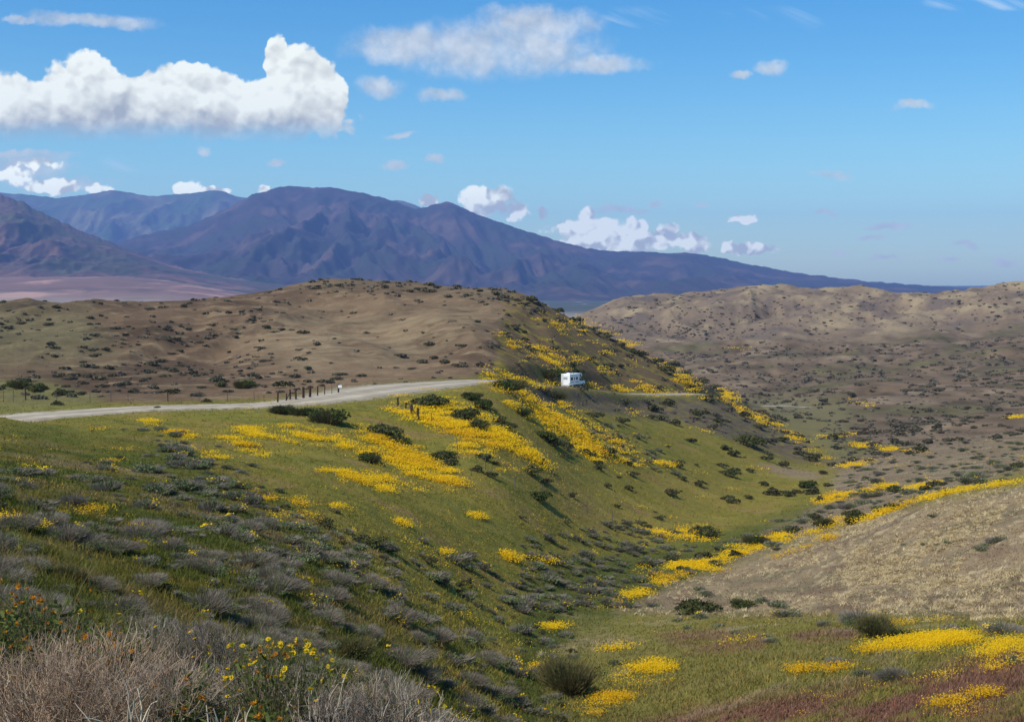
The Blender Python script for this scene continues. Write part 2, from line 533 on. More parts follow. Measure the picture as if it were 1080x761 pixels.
# grid, finer inside the field of view
ga = np.concatenate([np.linspace(-0.80, -0.44, 90, endpoint=False), np.linspace(-0.44, 0.44, 1020, endpoint=False), np.linspace(0.44, 0.80, 91)])
b0, b1 = math.log(3.0), math.log(2500 + OFF)
gb = np.concatenate([np.linspace(b0, math.log(50), 330, endpoint=False), np.linspace(math.log(50), math.log(600), 620, endpoint=False),
                     np.linspace(math.log(600), b1, 221)])
NB, NA = len(gb), len(ga)
GY = np.repeat((np.exp(gb) - OFF)[:, None], NA, 1)
GX = ga[None, :] * (GY + OFF)
GZ, GD, GW = height(GX, GY)
GU, GV = proj(GX, GY, GZ)


def gidx(X, Y):
    fa = np.interp(X / (Y + OFF), ga, np.arange(NA)); fb_ = np.interp(np.log(Y + OFF), gb, np.arange(NB))
    ia = np.clip(fa.astype(int), 0, NA - 2); ib = np.clip(fb_.astype(int), 0, NB - 2)
    return ia, ib, fa - ia, fb_ - ib


def samp(G, X, Y):
    ia, ib, ta, tb = gidx(np.asarray(X, float), np.asarray(Y, float))
    if G.ndim == 3: ta = ta[..., None]; tb = tb[..., None]
    return (G[ib, ia] * (1 - ta) + G[ib, ia + 1] * ta) * (1 - tb) + (G[ib + 1, ia] * (1 - ta) + G[ib + 1, ia + 1] * ta) * tb


_Ys = np.exp(np.linspace(math.log(4), math.log(2400), 2600))


def hit(u, v):
    """first ground point along the ray through photo pixel (u, v)"""
    X, _, Z = unproj(u, v, _Ys)
    g = samp(GZ, X, _Ys)
    k = np.where(g >= Z)[0]
    if not len(k): return None
    k = k[0]
    return Vector((X[k], _Ys[k], g[k]))


# ------------------------------------------------------------------ painting the ground cover
def poly(pts, soft_=6.0):
    """soft inside mask of a polygon in the photo's frame, evaluated where each ground point is seen"""
    P = np.array(pts, float)
    x0, y0 = P.min(0) - soft_ * 2; x1, y1 = P.max(0) + soft_ * 2
    GJ, GK = JIT
    sel = (GJ > x0) & (GJ < x1) & (GK > y0) & (GK < y1)
    out = np.zeros(GU.shape)
    u, v = GJ[sel], GK[sel]
    ins = np.zeros(u.shape, bool); dmin = np.full(u.shape, 1e9)
    for i in range(len(P)):
        a_, b_ = P[i], P[(i + 1) % len(P)]
        c_ = ((a_[1] > v) != (b_[1] > v))
        with np.errstate(divide='ignore', invalid='ignore'):
            xx = (b_[0] - a_[0]) * (v - a_[1]) / (b_[1] - a_[1] + 1e-12) + a_[0]
        ins ^= c_ & (u < xx)
        ex, ey = b_ - a_
        t = np.clip(((u - a_[0]) * ex + (v - a_[1]) * ey) / (ex * ex + ey * ey + 1e-9), 0, 1)
        dmin = np.minimum(dmin, np.hypot(u - a_[0] - ex * t, v - a_[1] - ey * t))
    sdst = np.where(ins, dmin, -dmin)
    out[sel] = ss(sdst, -soft_, soft_)
    return out


N1 = fbm(GX / 3.0, GY / 1.6, 4, 20)            # streaky, runs down the slope (+x)
N2 = fbm(GX / 14.0, GY / 6.0, 4, 21)
N3 = fbm(GX / 55.0, GY / 40.0, 4, 22)
N0 = fbm(GX / 0.7, GY / 0.45, 3, 23)
S0 = fbm(GX / 6, GY / 9, 4, 24)
ND = np.where(GY < 300, N2, fbm(GX / 34.0, GY / 60.0, 5, 24))


JIT = (GU + N2 * 9 + N1 * 4, GV + N1 * 1.2 + N2 * 1.6)


def lerp(a, b, t): return a + (np.array(b) - a) * t[..., None]


C = np.zeros(GX.shape + (3,)) + np.array((0.190, 0.155, 0.030))       # spring grass on the near slope
C = lerp(C, (0.108, 0.118, 0.018), ss(N2, -0.1, 0.6) * 0.75)
C = lerp(C, (0.225, 0.185, 0.045), ss(N2 + N1 * 0.5, 0.15, 0.8) * 0.55)
C = lerp(C, (0.24, 0.150, 0.065), ss(-N2 + N1 * 0.6, 0.35, 0.9) * 0.6)
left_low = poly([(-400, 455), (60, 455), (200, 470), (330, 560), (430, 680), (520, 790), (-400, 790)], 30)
C = C * (1 - 0.34 * left_low)[..., None]  # near left slope dimmed in its colour, standing in for cloud shadow
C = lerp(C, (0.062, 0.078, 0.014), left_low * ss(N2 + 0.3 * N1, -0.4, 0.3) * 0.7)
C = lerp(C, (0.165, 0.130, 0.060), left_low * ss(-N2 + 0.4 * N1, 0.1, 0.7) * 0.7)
olive = poly([(560, 450), (700, 445), (860, 500), (820, 540), (700, 560), (560, 560), (500, 510)], 25)
C = lerp(C, (0.25, 0.185, 0.045), olive * ss(N2 + N3, -0.2, 0.7) * 0.75)
gully = poly([(560, 600), (640, 590), (740, 570), (860, 530), (880, 545), (760, 600), (670, 645), (600, 700), (640, 790), (520, 790), (540, 690)], 14)
C = lerp(C, (0.062, 0.076, 0.018), gully * 0.8)
# hill behind the road
br = poly([(-500, 200), (640, 200), (600, 322), (560, 330), (530, 360), (522, 392), (490, 399), (380, 407), (300, 419), (200, 424), (-500, 432)], 5) * ss(GY, 150, 175)
bc = np.zeros(C.shape) + np.array((0.190, 0.122, 0.070))
bc = lerp(bc, (0.125, 0.080, 0.048), ss(N3 + 0.5 * N2, -0.3, 0.6))
bc = bc * (1 - 0.22 * (1 - ss(GU, 120, 330)))[..., None]  # left end of the hill painted darker, as under cloud shadow
bc = lerp(bc, (0.27, 0.195, 0.110), ss(-N2 + 0.6 * N1, 0.2, 0.9) * 0.7)
bc = lerp(bc, (0.32, 0.24, 0.135), poly([(380, 330), (520, 318), (530, 340), (440, 385), (330, 398), (300, 380), (250, 360), (300, 330)], 22) * ss(N2, -0.6, 0.5) * 0.65)  # bare tan face, its colour brightened to look sunlit
bc = lerp(bc, (0.165, 0.145, 0.070), poly([(-60, 320), (90, 325), (120, 375), (-60, 390)], 25) * 0.6)
bc = lerp(bc, (0.125, 0.105, 0.065), poly([(300, 285), (560, 290), (560, 322), (480, 312), (420, 306), (300, 304)], 6) * ss(N1, -0.5, 0.5) * 0.75)
bc = bc * (0.88 + 0.12 * np.clip(S0, -1, 1))[..., None]  # random tone, plus overall dimming in place of cloud shade
C = C + (bc - C) * br[..., None]
C = lerp(C, (0.13, 0.125, 0.04), (GD < 11) * ss(GY, 130, 140) * (1 - ss(GY, 220, 230)) * ss(N1, -0.4, 0.6) * 0.8)
# right face of the hill above and beyond the camper
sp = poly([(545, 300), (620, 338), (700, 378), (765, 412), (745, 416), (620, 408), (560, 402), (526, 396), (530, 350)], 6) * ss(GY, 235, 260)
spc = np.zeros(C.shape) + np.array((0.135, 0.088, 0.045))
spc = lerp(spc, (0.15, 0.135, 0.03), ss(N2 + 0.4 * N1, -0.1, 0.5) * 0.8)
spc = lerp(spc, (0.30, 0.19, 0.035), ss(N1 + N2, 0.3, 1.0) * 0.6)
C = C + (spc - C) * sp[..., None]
# dark cut bank and scree under the road
cut = poly([(520, 402), (600, 409), (660, 420), (770, 421), (835, 458), (872, 488), (840, 488), (790, 470), (720, 446), (650, 438), (590, 430), (545, 420)], 6)
C = lerp(C, (0.095, 0.070, 0.062), cut * ss(GY, 190, 205) * (0.35 + 0.65 * ss(N1, -0.5, 0.2)) * 0.9)
# beyond the spur: dry scrub valley
val = ss(GY, 270, 300) * np.maximum(ss(GU, 860, 885), ss(GY, 440, 470) * ss(GU, 560, 600))
val = np.maximum(val, ss(GY, 470, 520))
val = np.maximum(val, ss(GY, 385, 420) * ss(GU, 775, 800))
vc = np.zeros(C.shape) + np.array((0.185, 0.128, 0.080))
vc = lerp(vc, (0.13, 0.094, 0.062), ss(N3, -0.3, 0.5))
vc = lerp(vc, (0.26, 0.19, 0.12), ss(ND - 0.3 * N3, 0.1, 0.8) * 0.8)
vc = lerp(vc, (0.15, 0.135, 0.055), ss(N3 - ND * .5, 0.25, 0.7) * 0.55)
fl_ = poly([(820, 425), (850, 428), (900, 470), (960, 480), (890, 485), (860, 462), (800, 440)], 10)
vc = lerp(vc, (0.16, 0.145, 0.05), fl_ * 0.7)
bad = ss(GY, 900, 1080)
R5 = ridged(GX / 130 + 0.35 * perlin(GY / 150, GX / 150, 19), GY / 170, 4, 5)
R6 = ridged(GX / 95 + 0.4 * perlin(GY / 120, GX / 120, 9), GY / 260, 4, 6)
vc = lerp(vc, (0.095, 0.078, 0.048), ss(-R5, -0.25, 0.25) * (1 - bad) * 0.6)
VB = fbm(GX / 11.0, GY / 22.0, 3, 27)
vc = vc * (1 + 0.35 * np.clip(VB, -1, 1))[..., None]
vc = lerp(vc, (0.235, 0.170, 0.115), bad * 0.8)
vc = lerp(vc, (0.36, 0.28, 0.15), bad * ss(ND, 0.25, 0.9) * 0.6)
vc = lerp(vc, (0.15, 0.115, 0.095), bad * ss(-ND + N3, 0.2, 0.8) * 0.8)
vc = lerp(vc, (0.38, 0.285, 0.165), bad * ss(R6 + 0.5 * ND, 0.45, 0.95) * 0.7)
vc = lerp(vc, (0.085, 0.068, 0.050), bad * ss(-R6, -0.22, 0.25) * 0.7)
C = C + (vc * 0.80 - C) * val[..., None]  # valley colour scaled down in place of missing cloud shadow
# shoulder behind the tan spur
shr = poly([(888, 488), (1000, 462), (1400, 440), (1400, 512), (1085, 508), (1000, 522), (930, 540), (860, 566), (800, 590), (760, 598), (790, 570), (870, 530)], 8) * ss(GY, 120, 150)
sc_ = lerp(np.zeros(C.shape) + np.array((0.185, 0.135, 0.088)), (0.27, 0.205, 0.13), ss(N2, -0.1, 0.6) * 0.7)
C = C + (sc_ - C) * (shr * 0.9)[..., None]
# tan spur
tan_ = poly([(650, 645), (700, 618), (780, 592), (850, 570), (930, 542), (1000, 526), (1090, 511), (1500, 480), (1500, 650), (1085, 652), (850, 648), (720, 650)], 8) * (1 - ss(GY, 150, 170))
tn = np.zeros(C.shape) + np.array((0.245, 0.180, 0.105))
tn = lerp(tn, (0.135, 0.110, 0.062), ss(N2, -0.3, 0.5) * 0.6)
WX_ = fbm(GX / 2.5, GY / 3.5, 2, 37)
strw = ss(fbm(GX / 0.9 + WX_ * 1.6, GY / 1.5 + WX_ * 1.3, 3, 29) + 0.55 * fbm(GX / 7, GY / 9, 3, 38), 0.05, 0.5) * (0.25 + 0.75 * ss(GU + (650 - GV) * 0.8, 800, 960))
tn = lerp(tn, (0.54, 0.42, 0.24), strw * 0.6)
tn = lerp(tn, (0.150, 0.098, 0.062), ss(fbm(GX / 6, GY / 10, 4, 39), 0.05, 0.55) * 0.65)
C = C + (tn - C) * tan_[..., None]
# bottom right: olive flat with red-brown filaree patches
purple = np.maximum.reduce([poly([(690, 668), (760, 664), (815, 670), (800, 685), (720, 688)], 8) * .8, poly([(830, 668), (910, 662), (905, 674), (840, 678)], 5) * .9,
                            poly([(640, 770), (760, 745), (860, 730), (960, 715), (1040, 690), (1500, 670), (1500, 800), (600, 800)], 14)])
olb = poly([(600, 650), (700, 655), (1500, 650), (1500, 800), (560, 800)], 12)
C = lerp(C, (0.165, 0.145, 0.040), olb * 0.8)
C = lerp(C, (0.165, 0.080, 0.058), purple * ss(N1 + 0.7 * N2, -0.9, 0.0) * 0.9)
C = lerp(C, (0.30, 0.22, 0.13), olb * ss(N2 + N1 * .5, 0.5, 0.9) * 0.5)
bare = poly([(598, 672), (640, 668), (680, 675), (640, 685), (600, 688)], 5)
C = lerp(C, (0.30, 0.22, 0.13), bare * ss(N0, -0.4, 0.4) * 0.8)
trail = poly([(795, 488), (815, 490), (870, 500), (860, 506), (830, 503)], 4)
C = lerp(C, (0.24, 0.17, 0.11), trail * 0.8)
wash = poly([(800, 426), (835, 425), (850, 430), (820, 433)], 2)
C = lerp(C, (0.36, 0.28, 0.19), wash * 0.8)

C = lerp(C, (0.150, 0.128, 0.060), poly([(765, 418), (895, 418), (895, 480), (850, 466), (800, 440)], 10) * ss(GY, 290, 320) * 0.85)
C = lerp(C, (0.150, 0.140, 0.045), poly([(-60, 398), (50, 402), (110, 420), (100, 430), (-60, 440)], 6) * (GD > GW + 1) * 0.7)
gsh = (1 - ss(GD, GW, GW + 2.6)) * (GY > 120)
C = lerp(C, (0.33, 0.27, 0.19), gsh * ss(N0 + N1 * 0.5, -0.5, 0.3) * 0.8)
# yellow flowers: (u, v, radius along, radius across, degrees down to the right, density)
YEL = [(430, 487, 52, 12, 27, 1.0), (462, 503, 26, 7, 25, 1.0), (395, 505, 24, 8, 12, .85), (372, 472, 42, 6, 24, .65), (330, 463, 30, 6, 20, .5), (265, 457, 20, 5, 20, .8),
       (252, 468, 26, 5, 22, .75), (300, 470, 24, 5, 25, .5), (192, 461, 14, 4, 28, .7), (160, 448, 9, 3, 30, .7), (212, 476, 22, 3, 25, .5),
       (470, 446, 52, 15, 26, .85), (520, 462, 48, 13, 32, .9), (552, 478, 26, 6, 30, 1.0), (505, 470, 40, 14, 25, .45),
       (560, 432, 52, 9, 36, 1.0), (600, 452, 36, 9, 36, .9), (640, 462, 34, 6, 38, .55), (622, 475, 24, 9, 24, .8), (645, 487, 20, 5, 20, .4), (530, 415, 22, 4, 30, .7),
       (575, 376, 34, 9, 22, .9), (552, 366, 28, 8, 20, .6), (605, 348, 36, 10, 28, .5), (620, 362, 46, 5, 26, .5), (705, 389, 36, 4, 34, .9), (724, 405, 20, 7, 46, 1.0), (650, 356, 44, 3, 30, .8),
        (640, 395, 46, 4, 24, .4), (766, 417, 9, 4, 30, 1.0), (778, 432, 28, 3, 34, 1.0), (800, 440, 12, 3, 30, .7), (838, 463, 34, 3, 32, .7), (650, 409, 70, 3, 4, .8), (555, 404, 24, 3, 16, .6),
       (668, 436, 8, 3, 25, .9), (404, 516, 14, 4, 14, .85), (425, 512, 20, 4, 12, .5), (357, 536, 12, 3, 22, .85), (326, 545, 14, 3, 26, .6), (290, 544, 6, 3, 10, .7), (312, 528, 12, 3, 22, .6), (352, 507, 14, 4, 25, .5),
       (278, 525, 10, 3, 15, .7), (428, 555, 8, 3, 15, .6), (505, 546, 6, 2, 10, .7), (471, 584, 7, 2, 5, .9), (540, 590, 34, 3, 4, .5), (688, 565, 20, 5, 14, .9), (735, 562, 16, 6, 10, .6), (700, 490, 10, 2, 12, .8),
       (740, 499, 14, 1.5, 5, .7), (95, 541, 14, 4, 8, .5), (120, 495, 7, 4, 30, .5), (20, 556, 18, 6, 10, .5), (560, 546, 10, 3, 10, .4),
       (650, 737, 46, 10, -20, 1.0), (700, 708, 34, 6, 0, .85), (570, 708, 11, 9, 0, .8), (590, 661, 16, 3, -14, .85), (640, 686, 30, 2.5, -8, .6),
       (980, 680, 60, 8, -5, 1.0), (1052, 688, 34, 7, -16, .9), (865, 708, 26, 3, -5, .8), (952, 722, 26, 4, -8, .75), (1030, 745, 50, 8, -6, .4), (870, 742, 22, 8, 0, .3), (1120, 690, 60, 14, -8, .7),
       (960, 658, 40, 2, -4, .5), (680, 598, 6, 3, 10, .5), (960, 455, 0, 0, 0, 0), (885, 459, 22, 2, -6, .7), (935, 473, 40, 2, 7, .7), (905, 490, 16, 3, -8, .8),
       (910, 425, 10, 2, 20, .5), (930, 362, 10, 5, 40, .3), (785, 368, 10, 2, 0, .3), (1072, 440, 10, 2, 0, .5)]
YLN = [([(655, 634), (700, 614), (745, 596), (800, 575), (830, 566)], 4.5, 1.0), ([(690, 607), (740, 591), (782, 577)], 4.0, .9), ([(665, 628), (720, 603), (760, 597)], 7, .5),
       ([(862, 531), (905, 521), (942, 515)], 4.0, .8), ([(872, 527), (882, 524)], 3.5, 1.0), ([(925, 545), (960, 531), (1010, 520), (1075, 510)], 2.3, .74), ([(868, 556), (888, 550)], 4.0, .9),
       ([(830, 570), (865, 560), (925, 546)], 2.5, .5), ([(820, 589), (868, 571), (890, 566)], 2.0, .5), ([(960, 516), (990, 510)], 2.0, .6), ([(1075, 510), (1300, 480)], 2.0, .6)]


def streak(u, v, ru, rv, ang, out, dens):
    if ru <= 0: return
    ca_, sa_ = math.cos(math.radians(ang)), math.sin(math.radians(ang))
    sel = (np.abs(GU - u) < ru + rv + 6) & (np.abs(GV - v) < ru + rv + 6)
    a_ = (GU[sel] - u) * ca_ + (GV[sel] - v) * sa_; b_ = -(GU[sel] - u) * sa_ + (GV[sel] - v) * ca_
    a_ = a_ + N2[sel] * 5; b_ = b_ + N1[sel] * rv * 0.5
    d = np.sqrt((a_ / ru) ** 2 + (b_ / rv) ** 2)
    out[sel] = np.maximum(out[sel], np.clip((1.45 - d) / 1.15, 0, 1) * dens)


YM = np.zeros(GX.shape)
for y_ in YEL: streak(*y_[:5], YM, y_[5])
for pts, wd, dens in YLN:
    for (a_, b_) in zip(pts[:-1], pts[1:]):
        L = math.hypot(b_[0] - a_[0], b_[1] - a_[1]); ang = math.degrees(math.atan2(b_[1] - a_[1], b_[0] - a_[0]))
        sel = (GU > min(a_[0], b_[0]) - 12) & (GU < max(a_[0], b_[0]) + 12) & (GV > min(a_[1], b_[1]) - 12) & (GV < max(a_[1], b_[1]) + 12)
        ex, ey = b_[0] - a_[0], b_[1] - a_[1]
        t = np.clip(((GU[sel] - a_[0]) * ex + (GV[sel] - a_[1]) * ey) / (L * L), 0, 1)
        d = np.hypot(GU[sel] - a_[0] - ex * t, GV[sel] - a_[1] - ey * t + N1[sel] * wd * 0.5)
        YM[sel] = np.maximum(YM[sel], np.clip(1.35 - d / (wd * 0.85), 0, 0.92) * dens)
YM = YM * (GD > GW + 0.8)
# break up the patches
S1 = fbm(GX / 9.0, GY / 1.6, 4, 25); S2 = fbm(GX / 1.4, GY / 0.6, 3, 26)
YM = YM * (1 - 0.42 * sp)
S4 = fbm(GX / 3.2, GY / 0.9, 3, 28)
YD = np.clip((YM * 0.90 + (S1 * 0.75 + S4 * 0.55 + S2 * 0.6 + N2 * 0.45) * (YM > 0) - 0.58 - 0.10 * ss(GY, 220, 260)) * 1.05, 0, 0.9) ** 1.15
YD = np.maximum(YD, ((GY < 300) * (GY > 20) * ss(fbm(GX / 8, GY / 5, 3, 35), 0.5, 0.9) * ss(S2, 0.0, 0.6) * (1 - br) * (1 - tan_) * 0.10))
orange = ss(fbm(GX / 20, GY / 12, 3, 31), -0.1, 0.5)
ycol = np.zeros(C.shape) + np.array((0.62, 0.43, 0.010))
ycol = lerp(ycol, (0.50, 0.27, 0.015), orange * 0.8)
C = C + (ycol - C) * (YD * 0.40)[..., None]
C = np.clip(C, 0.01, 0.9)

gm, gbs = new_mat('ground_cover', 0.95, 0.05)
P = opos()
c0 = attr()
na = noise(vscale(P, 0.5, 1.1, 1.0), 2.2, 6, 0.65)
nb_ = noise(vscale(P, 0.12, 0.25, 0.3), 1.0, 5, 0.6)
nf = noise(P, 9.0, 4, 0.7)
k = 0.45 + na * 0.55 + nb_ * 0.35 + nf * 0.25
sc1 = E.nt.nodes.new('ShaderNodeVectorMath'); sc1.operation = 'SCALE'
E.nt.links.new(c0.s, sc1.inputs[0]); E.nt.links.new(k.s, sc1.inputs['Scale'])
E.nt.links.new(sc1.outputs[0], gbs.inputs['Base Color'])
bp = E.nt.nodes.new('ShaderNodeBump'); bp.inputs['Strength'].default_value = 0.6; bp.inputs['Distance'].default_value = 0.35
E.nt.links.new((na + nf * 0.35 + nb_ * 1.5).s, bp.inputs['Height']); E.nt.links.new(bp.outputs[0], gbs.inputs['Normal'])


def grid_faces(nr, nc):
    i = np.arange(nr * nc).reshape(nr, nc)
    return np.stack([i[:-1, :-1], i[:-1, 1:], i[1:, 1:], i[1:, :-1]], -1).reshape(-1, 4)


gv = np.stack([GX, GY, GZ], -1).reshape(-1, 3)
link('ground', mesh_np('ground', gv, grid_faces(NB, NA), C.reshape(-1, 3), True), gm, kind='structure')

# ------------------------------------------------------------------ road
rv_, rc_ = [], []
n_x = 13
tanv = np.gradient(ROAD[:, :2], axis=0); tanv /= np.linalg.norm(tanv, axis=1)[:, None]
nrm = np.stack([tanv[:, 1], -tanv[:, 0]], 1)
for i in range(len(ROAD)):
    x, y, z, w = ROAD[i]
    wl = w + 0.9 * fbm(np.array(i * 0.31), np.array(0.5), 3); wr = w + 0.9 * fbm(np.array(i * 0.37), np.array(7.5), 3)
    for j in range(n_x):
        t = j / (n_x - 1) * 2 - 1
        off = t * (wr if t > 0 else wl)
        zz = z + 0.10 * (1 - t * t) + 0.05 + 0.015 * math.cos(t * 9)
        if abs(t) > 0.99: zz = z - 0.25
        rv_.append((x + nrm[i, 0] * off, y + nrm[i, 1] * off, zz))
rmat, rb = new_mat('gravel_road', 0.95, 0.1)
P = opos()
rn = noise(P, 0.35, 5, 0.6); rf = noise(P, 5, 4, 0.7)
rc = ramp(rn * 0.7 + rf * 0.3, [(0.3, (0.35, 0.28, 0.20)), (0.55, (0.49, 0.41, 0.30)), (0.75, (0.60, 0.52, 0.40))])
lanes = attr('Lane')
E.nt.links.new(mixc(1.0, rc, lanes, 'MULTIPLY').s, rb.inputs['Base Color'])
rme = mesh_np('gravel_road', np.array(rv_), grid_faces(len(ROAD), n_x), None, True)
la = rme.color_attributes.new('Lane', 'FLOAT_COLOR', 'POINT')
lc = np.ones((len(ROAD), n_x, 4), np.float32)
tt = np.linspace(-1, 1, n_x)
prof = 0.66 + 0.34 * np.exp(-((np.abs(tt) - 0.42) / 0.15) ** 2)
lc[..., :3] = prof[None, :, None]
la.data.foreach_set('color', lc.ravel())
link('gravel_road', rme, rmat, kind='structure')

# ------------------------------------------------------------------ plain and mountains
def far_sheet(name, U, Ys, fz, colf, mat, lab=None):
    u, y = np.meshgrid(U, Ys)
    X = (u - CU) / F * y / (CP + (CV - 300) / F * SP)
    Z = fz(u, X, y)
    c_ = colf(u, X, y, Z)
    return link(name, mesh_np(name, np.stack([X, y, Z], -1).reshape(-1, 3), grid_faces(len(Ys), len(U)), c_.reshape(-1, 3), True), mat, kind='structure')


def plain_z(u, X, Y):
    z = -92 + 0 * Y
    lft = 1 - ss(X / Y, -0.33, -0.12)
    z = z + lft * (112 * ss(Y, 2800, 5000) + 40 * ss(Y, 5000, 8000))
    z = z + 4 * fbm(X / 500, Y / 700, 4, 40) + lft * 16 * ridged(X / 500, Y / 900, 4, 41) * ss(Y, 3000, 4200)
    z = z + 70 * ss(Y, 9000, 16000)
    return z - 40 * (1 - ss(Y, 1900, 2500))


def mtn_top(pts):
    p = np.array(pts, float)
    return lambda u: np.interp(u, p[:, 0], p[:, 1])


def smooth_top(pts, amp, seed):
    f0 = mtn_top(pts)

    def f(u):
        return (f0(u - 6) + f0(u + 6) + f0(u - 3) + f0(u + 3) + 2 * f0(u)) / 6
    return f


mm, mb = new_mat('mountain_slope', 0.95, 0.05)
P = opos()
m1 = noise(vscale(P, 1, 1, 2.0), 0.004, 7, 0.62); m2 = noise(P, 0.03, 4, 0.6)
sc2 = E.nt.nodes.new('ShaderNodeVectorMath'); sc2.operation = 'SCALE'
E.nt.links.new(attr().s, sc2.inputs[0]); E.nt.links.new((0.45 + m1 * 0.75 + m2 * 0.35).s, sc2.inputs['Scale'])
E.nt.links.new(sc2.outputs[0], mb.inputs['Base Color'])


def plain_c(u, X, Y, Z):
    c_ = np.zeros(X.shape + (3,)) + np.array((0.070, 0.078, 0.050))
    n = fbm(X / 700, Y / 1500, 4, 43)
    lft = 1 - ss(u, 240, 420)
    c_ = lerp(c_, (0.20, 0.118, 0.098), lft * 0.9)
    c_ = lerp(c_, (0.44, 0.25, 0.18), lft * ss(fbm(X / 260, Y / 420, 4, 47), 0.15, 0.55) * 0.8)  # bright pink patches: sunlit ground painted into the colour
    c_ = lerp(c_, (0.12, 0.09, 0.075), lft * ss(fbm(X / 500, Y / 300, 4, 48), 0.1, 0.5) * 0.7)
    c_ = lerp(c_, (0.17, 0.14, 0.11), ss(n, 0.1, 0.6) * (1 - lft) * 0.5)
    c_ = lerp(c_, (0.36, 0.29, 0.22), (1 - ss(Y, 3200, 4200)) * 0.8)
    n2 = fbm(X / 90, Y / 500, 2, 44)
    c_ = lerp(c_, (0.45, 0.42, 0.38), ss(n2, 0.75, 0.85) * (1 - lft) * ss(Y, 4500, 5200) * 0.7)
    return c_


far_sheet('plain', np.linspace(-600, 1800, 520), np.exp(np.linspace(math.log(1900), math.log(20200), 240)), plain_z, plain_c, mm)


def mountain(name, top, yf, yr, yb, umin, umax, base_col, seed, nsp, rough_amp):
    U = np.linspace(umin, umax, 900); Ys = np.concatenate([np.linspace(yf, yr, 240, endpoint=False), np.linspace(yr, yb, 40)])

    def fz(u, X, Y):
        v = top(u)
        q = (CV - v) / F
        ztop = (-SP + q * CP) / (CP + q * SP) * yr
        zb_ = plain_z(u, X, Y) - 8
        s = np.clip((Y - yf) / (yr - yf), 0, 1)
        # spurs: the slope starts further forward on spur lines
        wob = fbm(X / 2600, Y / 2600, 2, seed + 9)
        r = ridged(X / nsp + 0.5 * wob, Y / (nsp * 3.2), 4, seed)
        r2 = ridged(X / (nsp * 0.33) + 0.7 * wob, Y / (nsp * 0.9), 3, seed + 3)
        shp = s ** 1.75
        h = shp + (r * 0.21 + r2 * 0.06 - 0.09) * rough_amp * np.sin(np.pi * np.clip(s, 0, 1) ** 1.15) ** 0.9
        h = np.where(Y > yr, 1 - 0.5 * (Y - yr) / (yb - yr), h)
        zz = zb_ + np.maximum(ztop - zb_, -10) * np.clip(h, 0, 1.0)
        zz = zz + (9 * perlin(u / 9.0, Y / 900, seed) + 5 * perlin(u / 3.5, Y / 600, seed + 1)) * ss(s, 0.9, 1.0)
        return zz

    def cf(u, X, Y, Z):
        n = fbm(X / 600, Y / 600, 4, seed + 20)
        c_ = np.zeros(X.shape + (3,)) + np.array(base_col)
        c_ = lerp(c_, np.array(base_col) * np.array((0.75, 1.15, 0.7)), ss(n, -0.1, 0.5) * 0.8)
        c_ = lerp(c_, np.array(base_col) * np.array((2.8, 2.2, 1.7)), ss(-n + 0.3 * fbm(X / 250, Y / 250, 3, seed + 30), 0.1, 0.7) * 0.6)  # paler patches put patchy sunlight into the slope colour
        return c_
    return far_sheet(name, U, Ys, fz, cf, mm)


mountain('mountain_range', smooth_top([(-900, 215), (-300, 208), (-100, 206), (0, 203), (40, 206), (60, 209), (95, 205), (120, 200), (160, 207), (200, 204), (232, 200), (250, 207), (300, 215),
                                       (400, 212), (425, 211), (450, 221), (520, 250), (700, 300), (1000, 304), (1500, 304)], 1.0, 51), 12500, 16500, 19500, -700, 1300, (0.070, 0.078, 0.045), 60, 900, 1.5)
mountain('mountains', smooth_top([(-300, 305), (20, 292), (100, 262), (150, 248), (200, 238), (240, 220), (265, 206), (290, 199), (306, 196), (320, 198), (345, 197), (385, 204), (410, 210), (435, 220),
                                  (448, 219), (462, 214), (472, 212), (488, 219), (510, 229), (560, 245), (590, 254), (620, 262), (650, 265), (700, 266), (735, 267), (760, 272), (790, 279), (850, 289),
                                  (920, 297), (990, 302), (1030, 305), (1200, 309), (1500, 311)], 0.9, 52), 6800, 11500, 14500, -320, 1500, (0.042, 0.035, 0.033), 70, 800, 1.75)
mountain('mountain_slope', smooth_top([(-700, 200), (-300, 185), (-80, 196), (-30, 200), (0, 204), (25, 212), (45, 224), (80, 240), (110, 252), (140, 264), (170, 276), (200, 284), (240, 292), (320, 300), (420, 308)],
                                      0.8, 53), 5300, 7600, 9800, -700, 420, (0.088, 0.060, 0.050), 80, 520, 1.6)

# ------------------------------------------------------------------ haze
hz, _b = new_mat('haze')
hz.node_tree.nodes.remove(_b)
pv = hz.node_tree.nodes.new('ShaderNodeVolumePrincipled')
pv.inputs['Color'].default_value = (0.29, 0.47, 1.0, 1)
pv.inputs['Density'].default_value = 5.0e-5
pv.inputs['Anisotropy'].default_value = 0.1
hz.node_tree.links.new(pv.outputs[0], hz.node_tree.nodes['Material Output'].inputs['Volume'])
X0, X1, Y0, Y1, Z0, Z1 = -19000, 23000, -300, 20500, -260, 1190
hv = np.array([(x, y, z) for z in (Z0, Z1) for y in (Y0, Y1) for x in (X0, X1)], float)
hf = np.array([(0, 2, 3, 1), (4, 5, 7, 6), (0, 1, 5, 4), (2, 6, 7, 3), (0, 4, 6, 2), (1, 3, 7, 5)])
link('haze', mesh_np('haze', hv, hf), hz, kind='stuff')
#VEGETATION

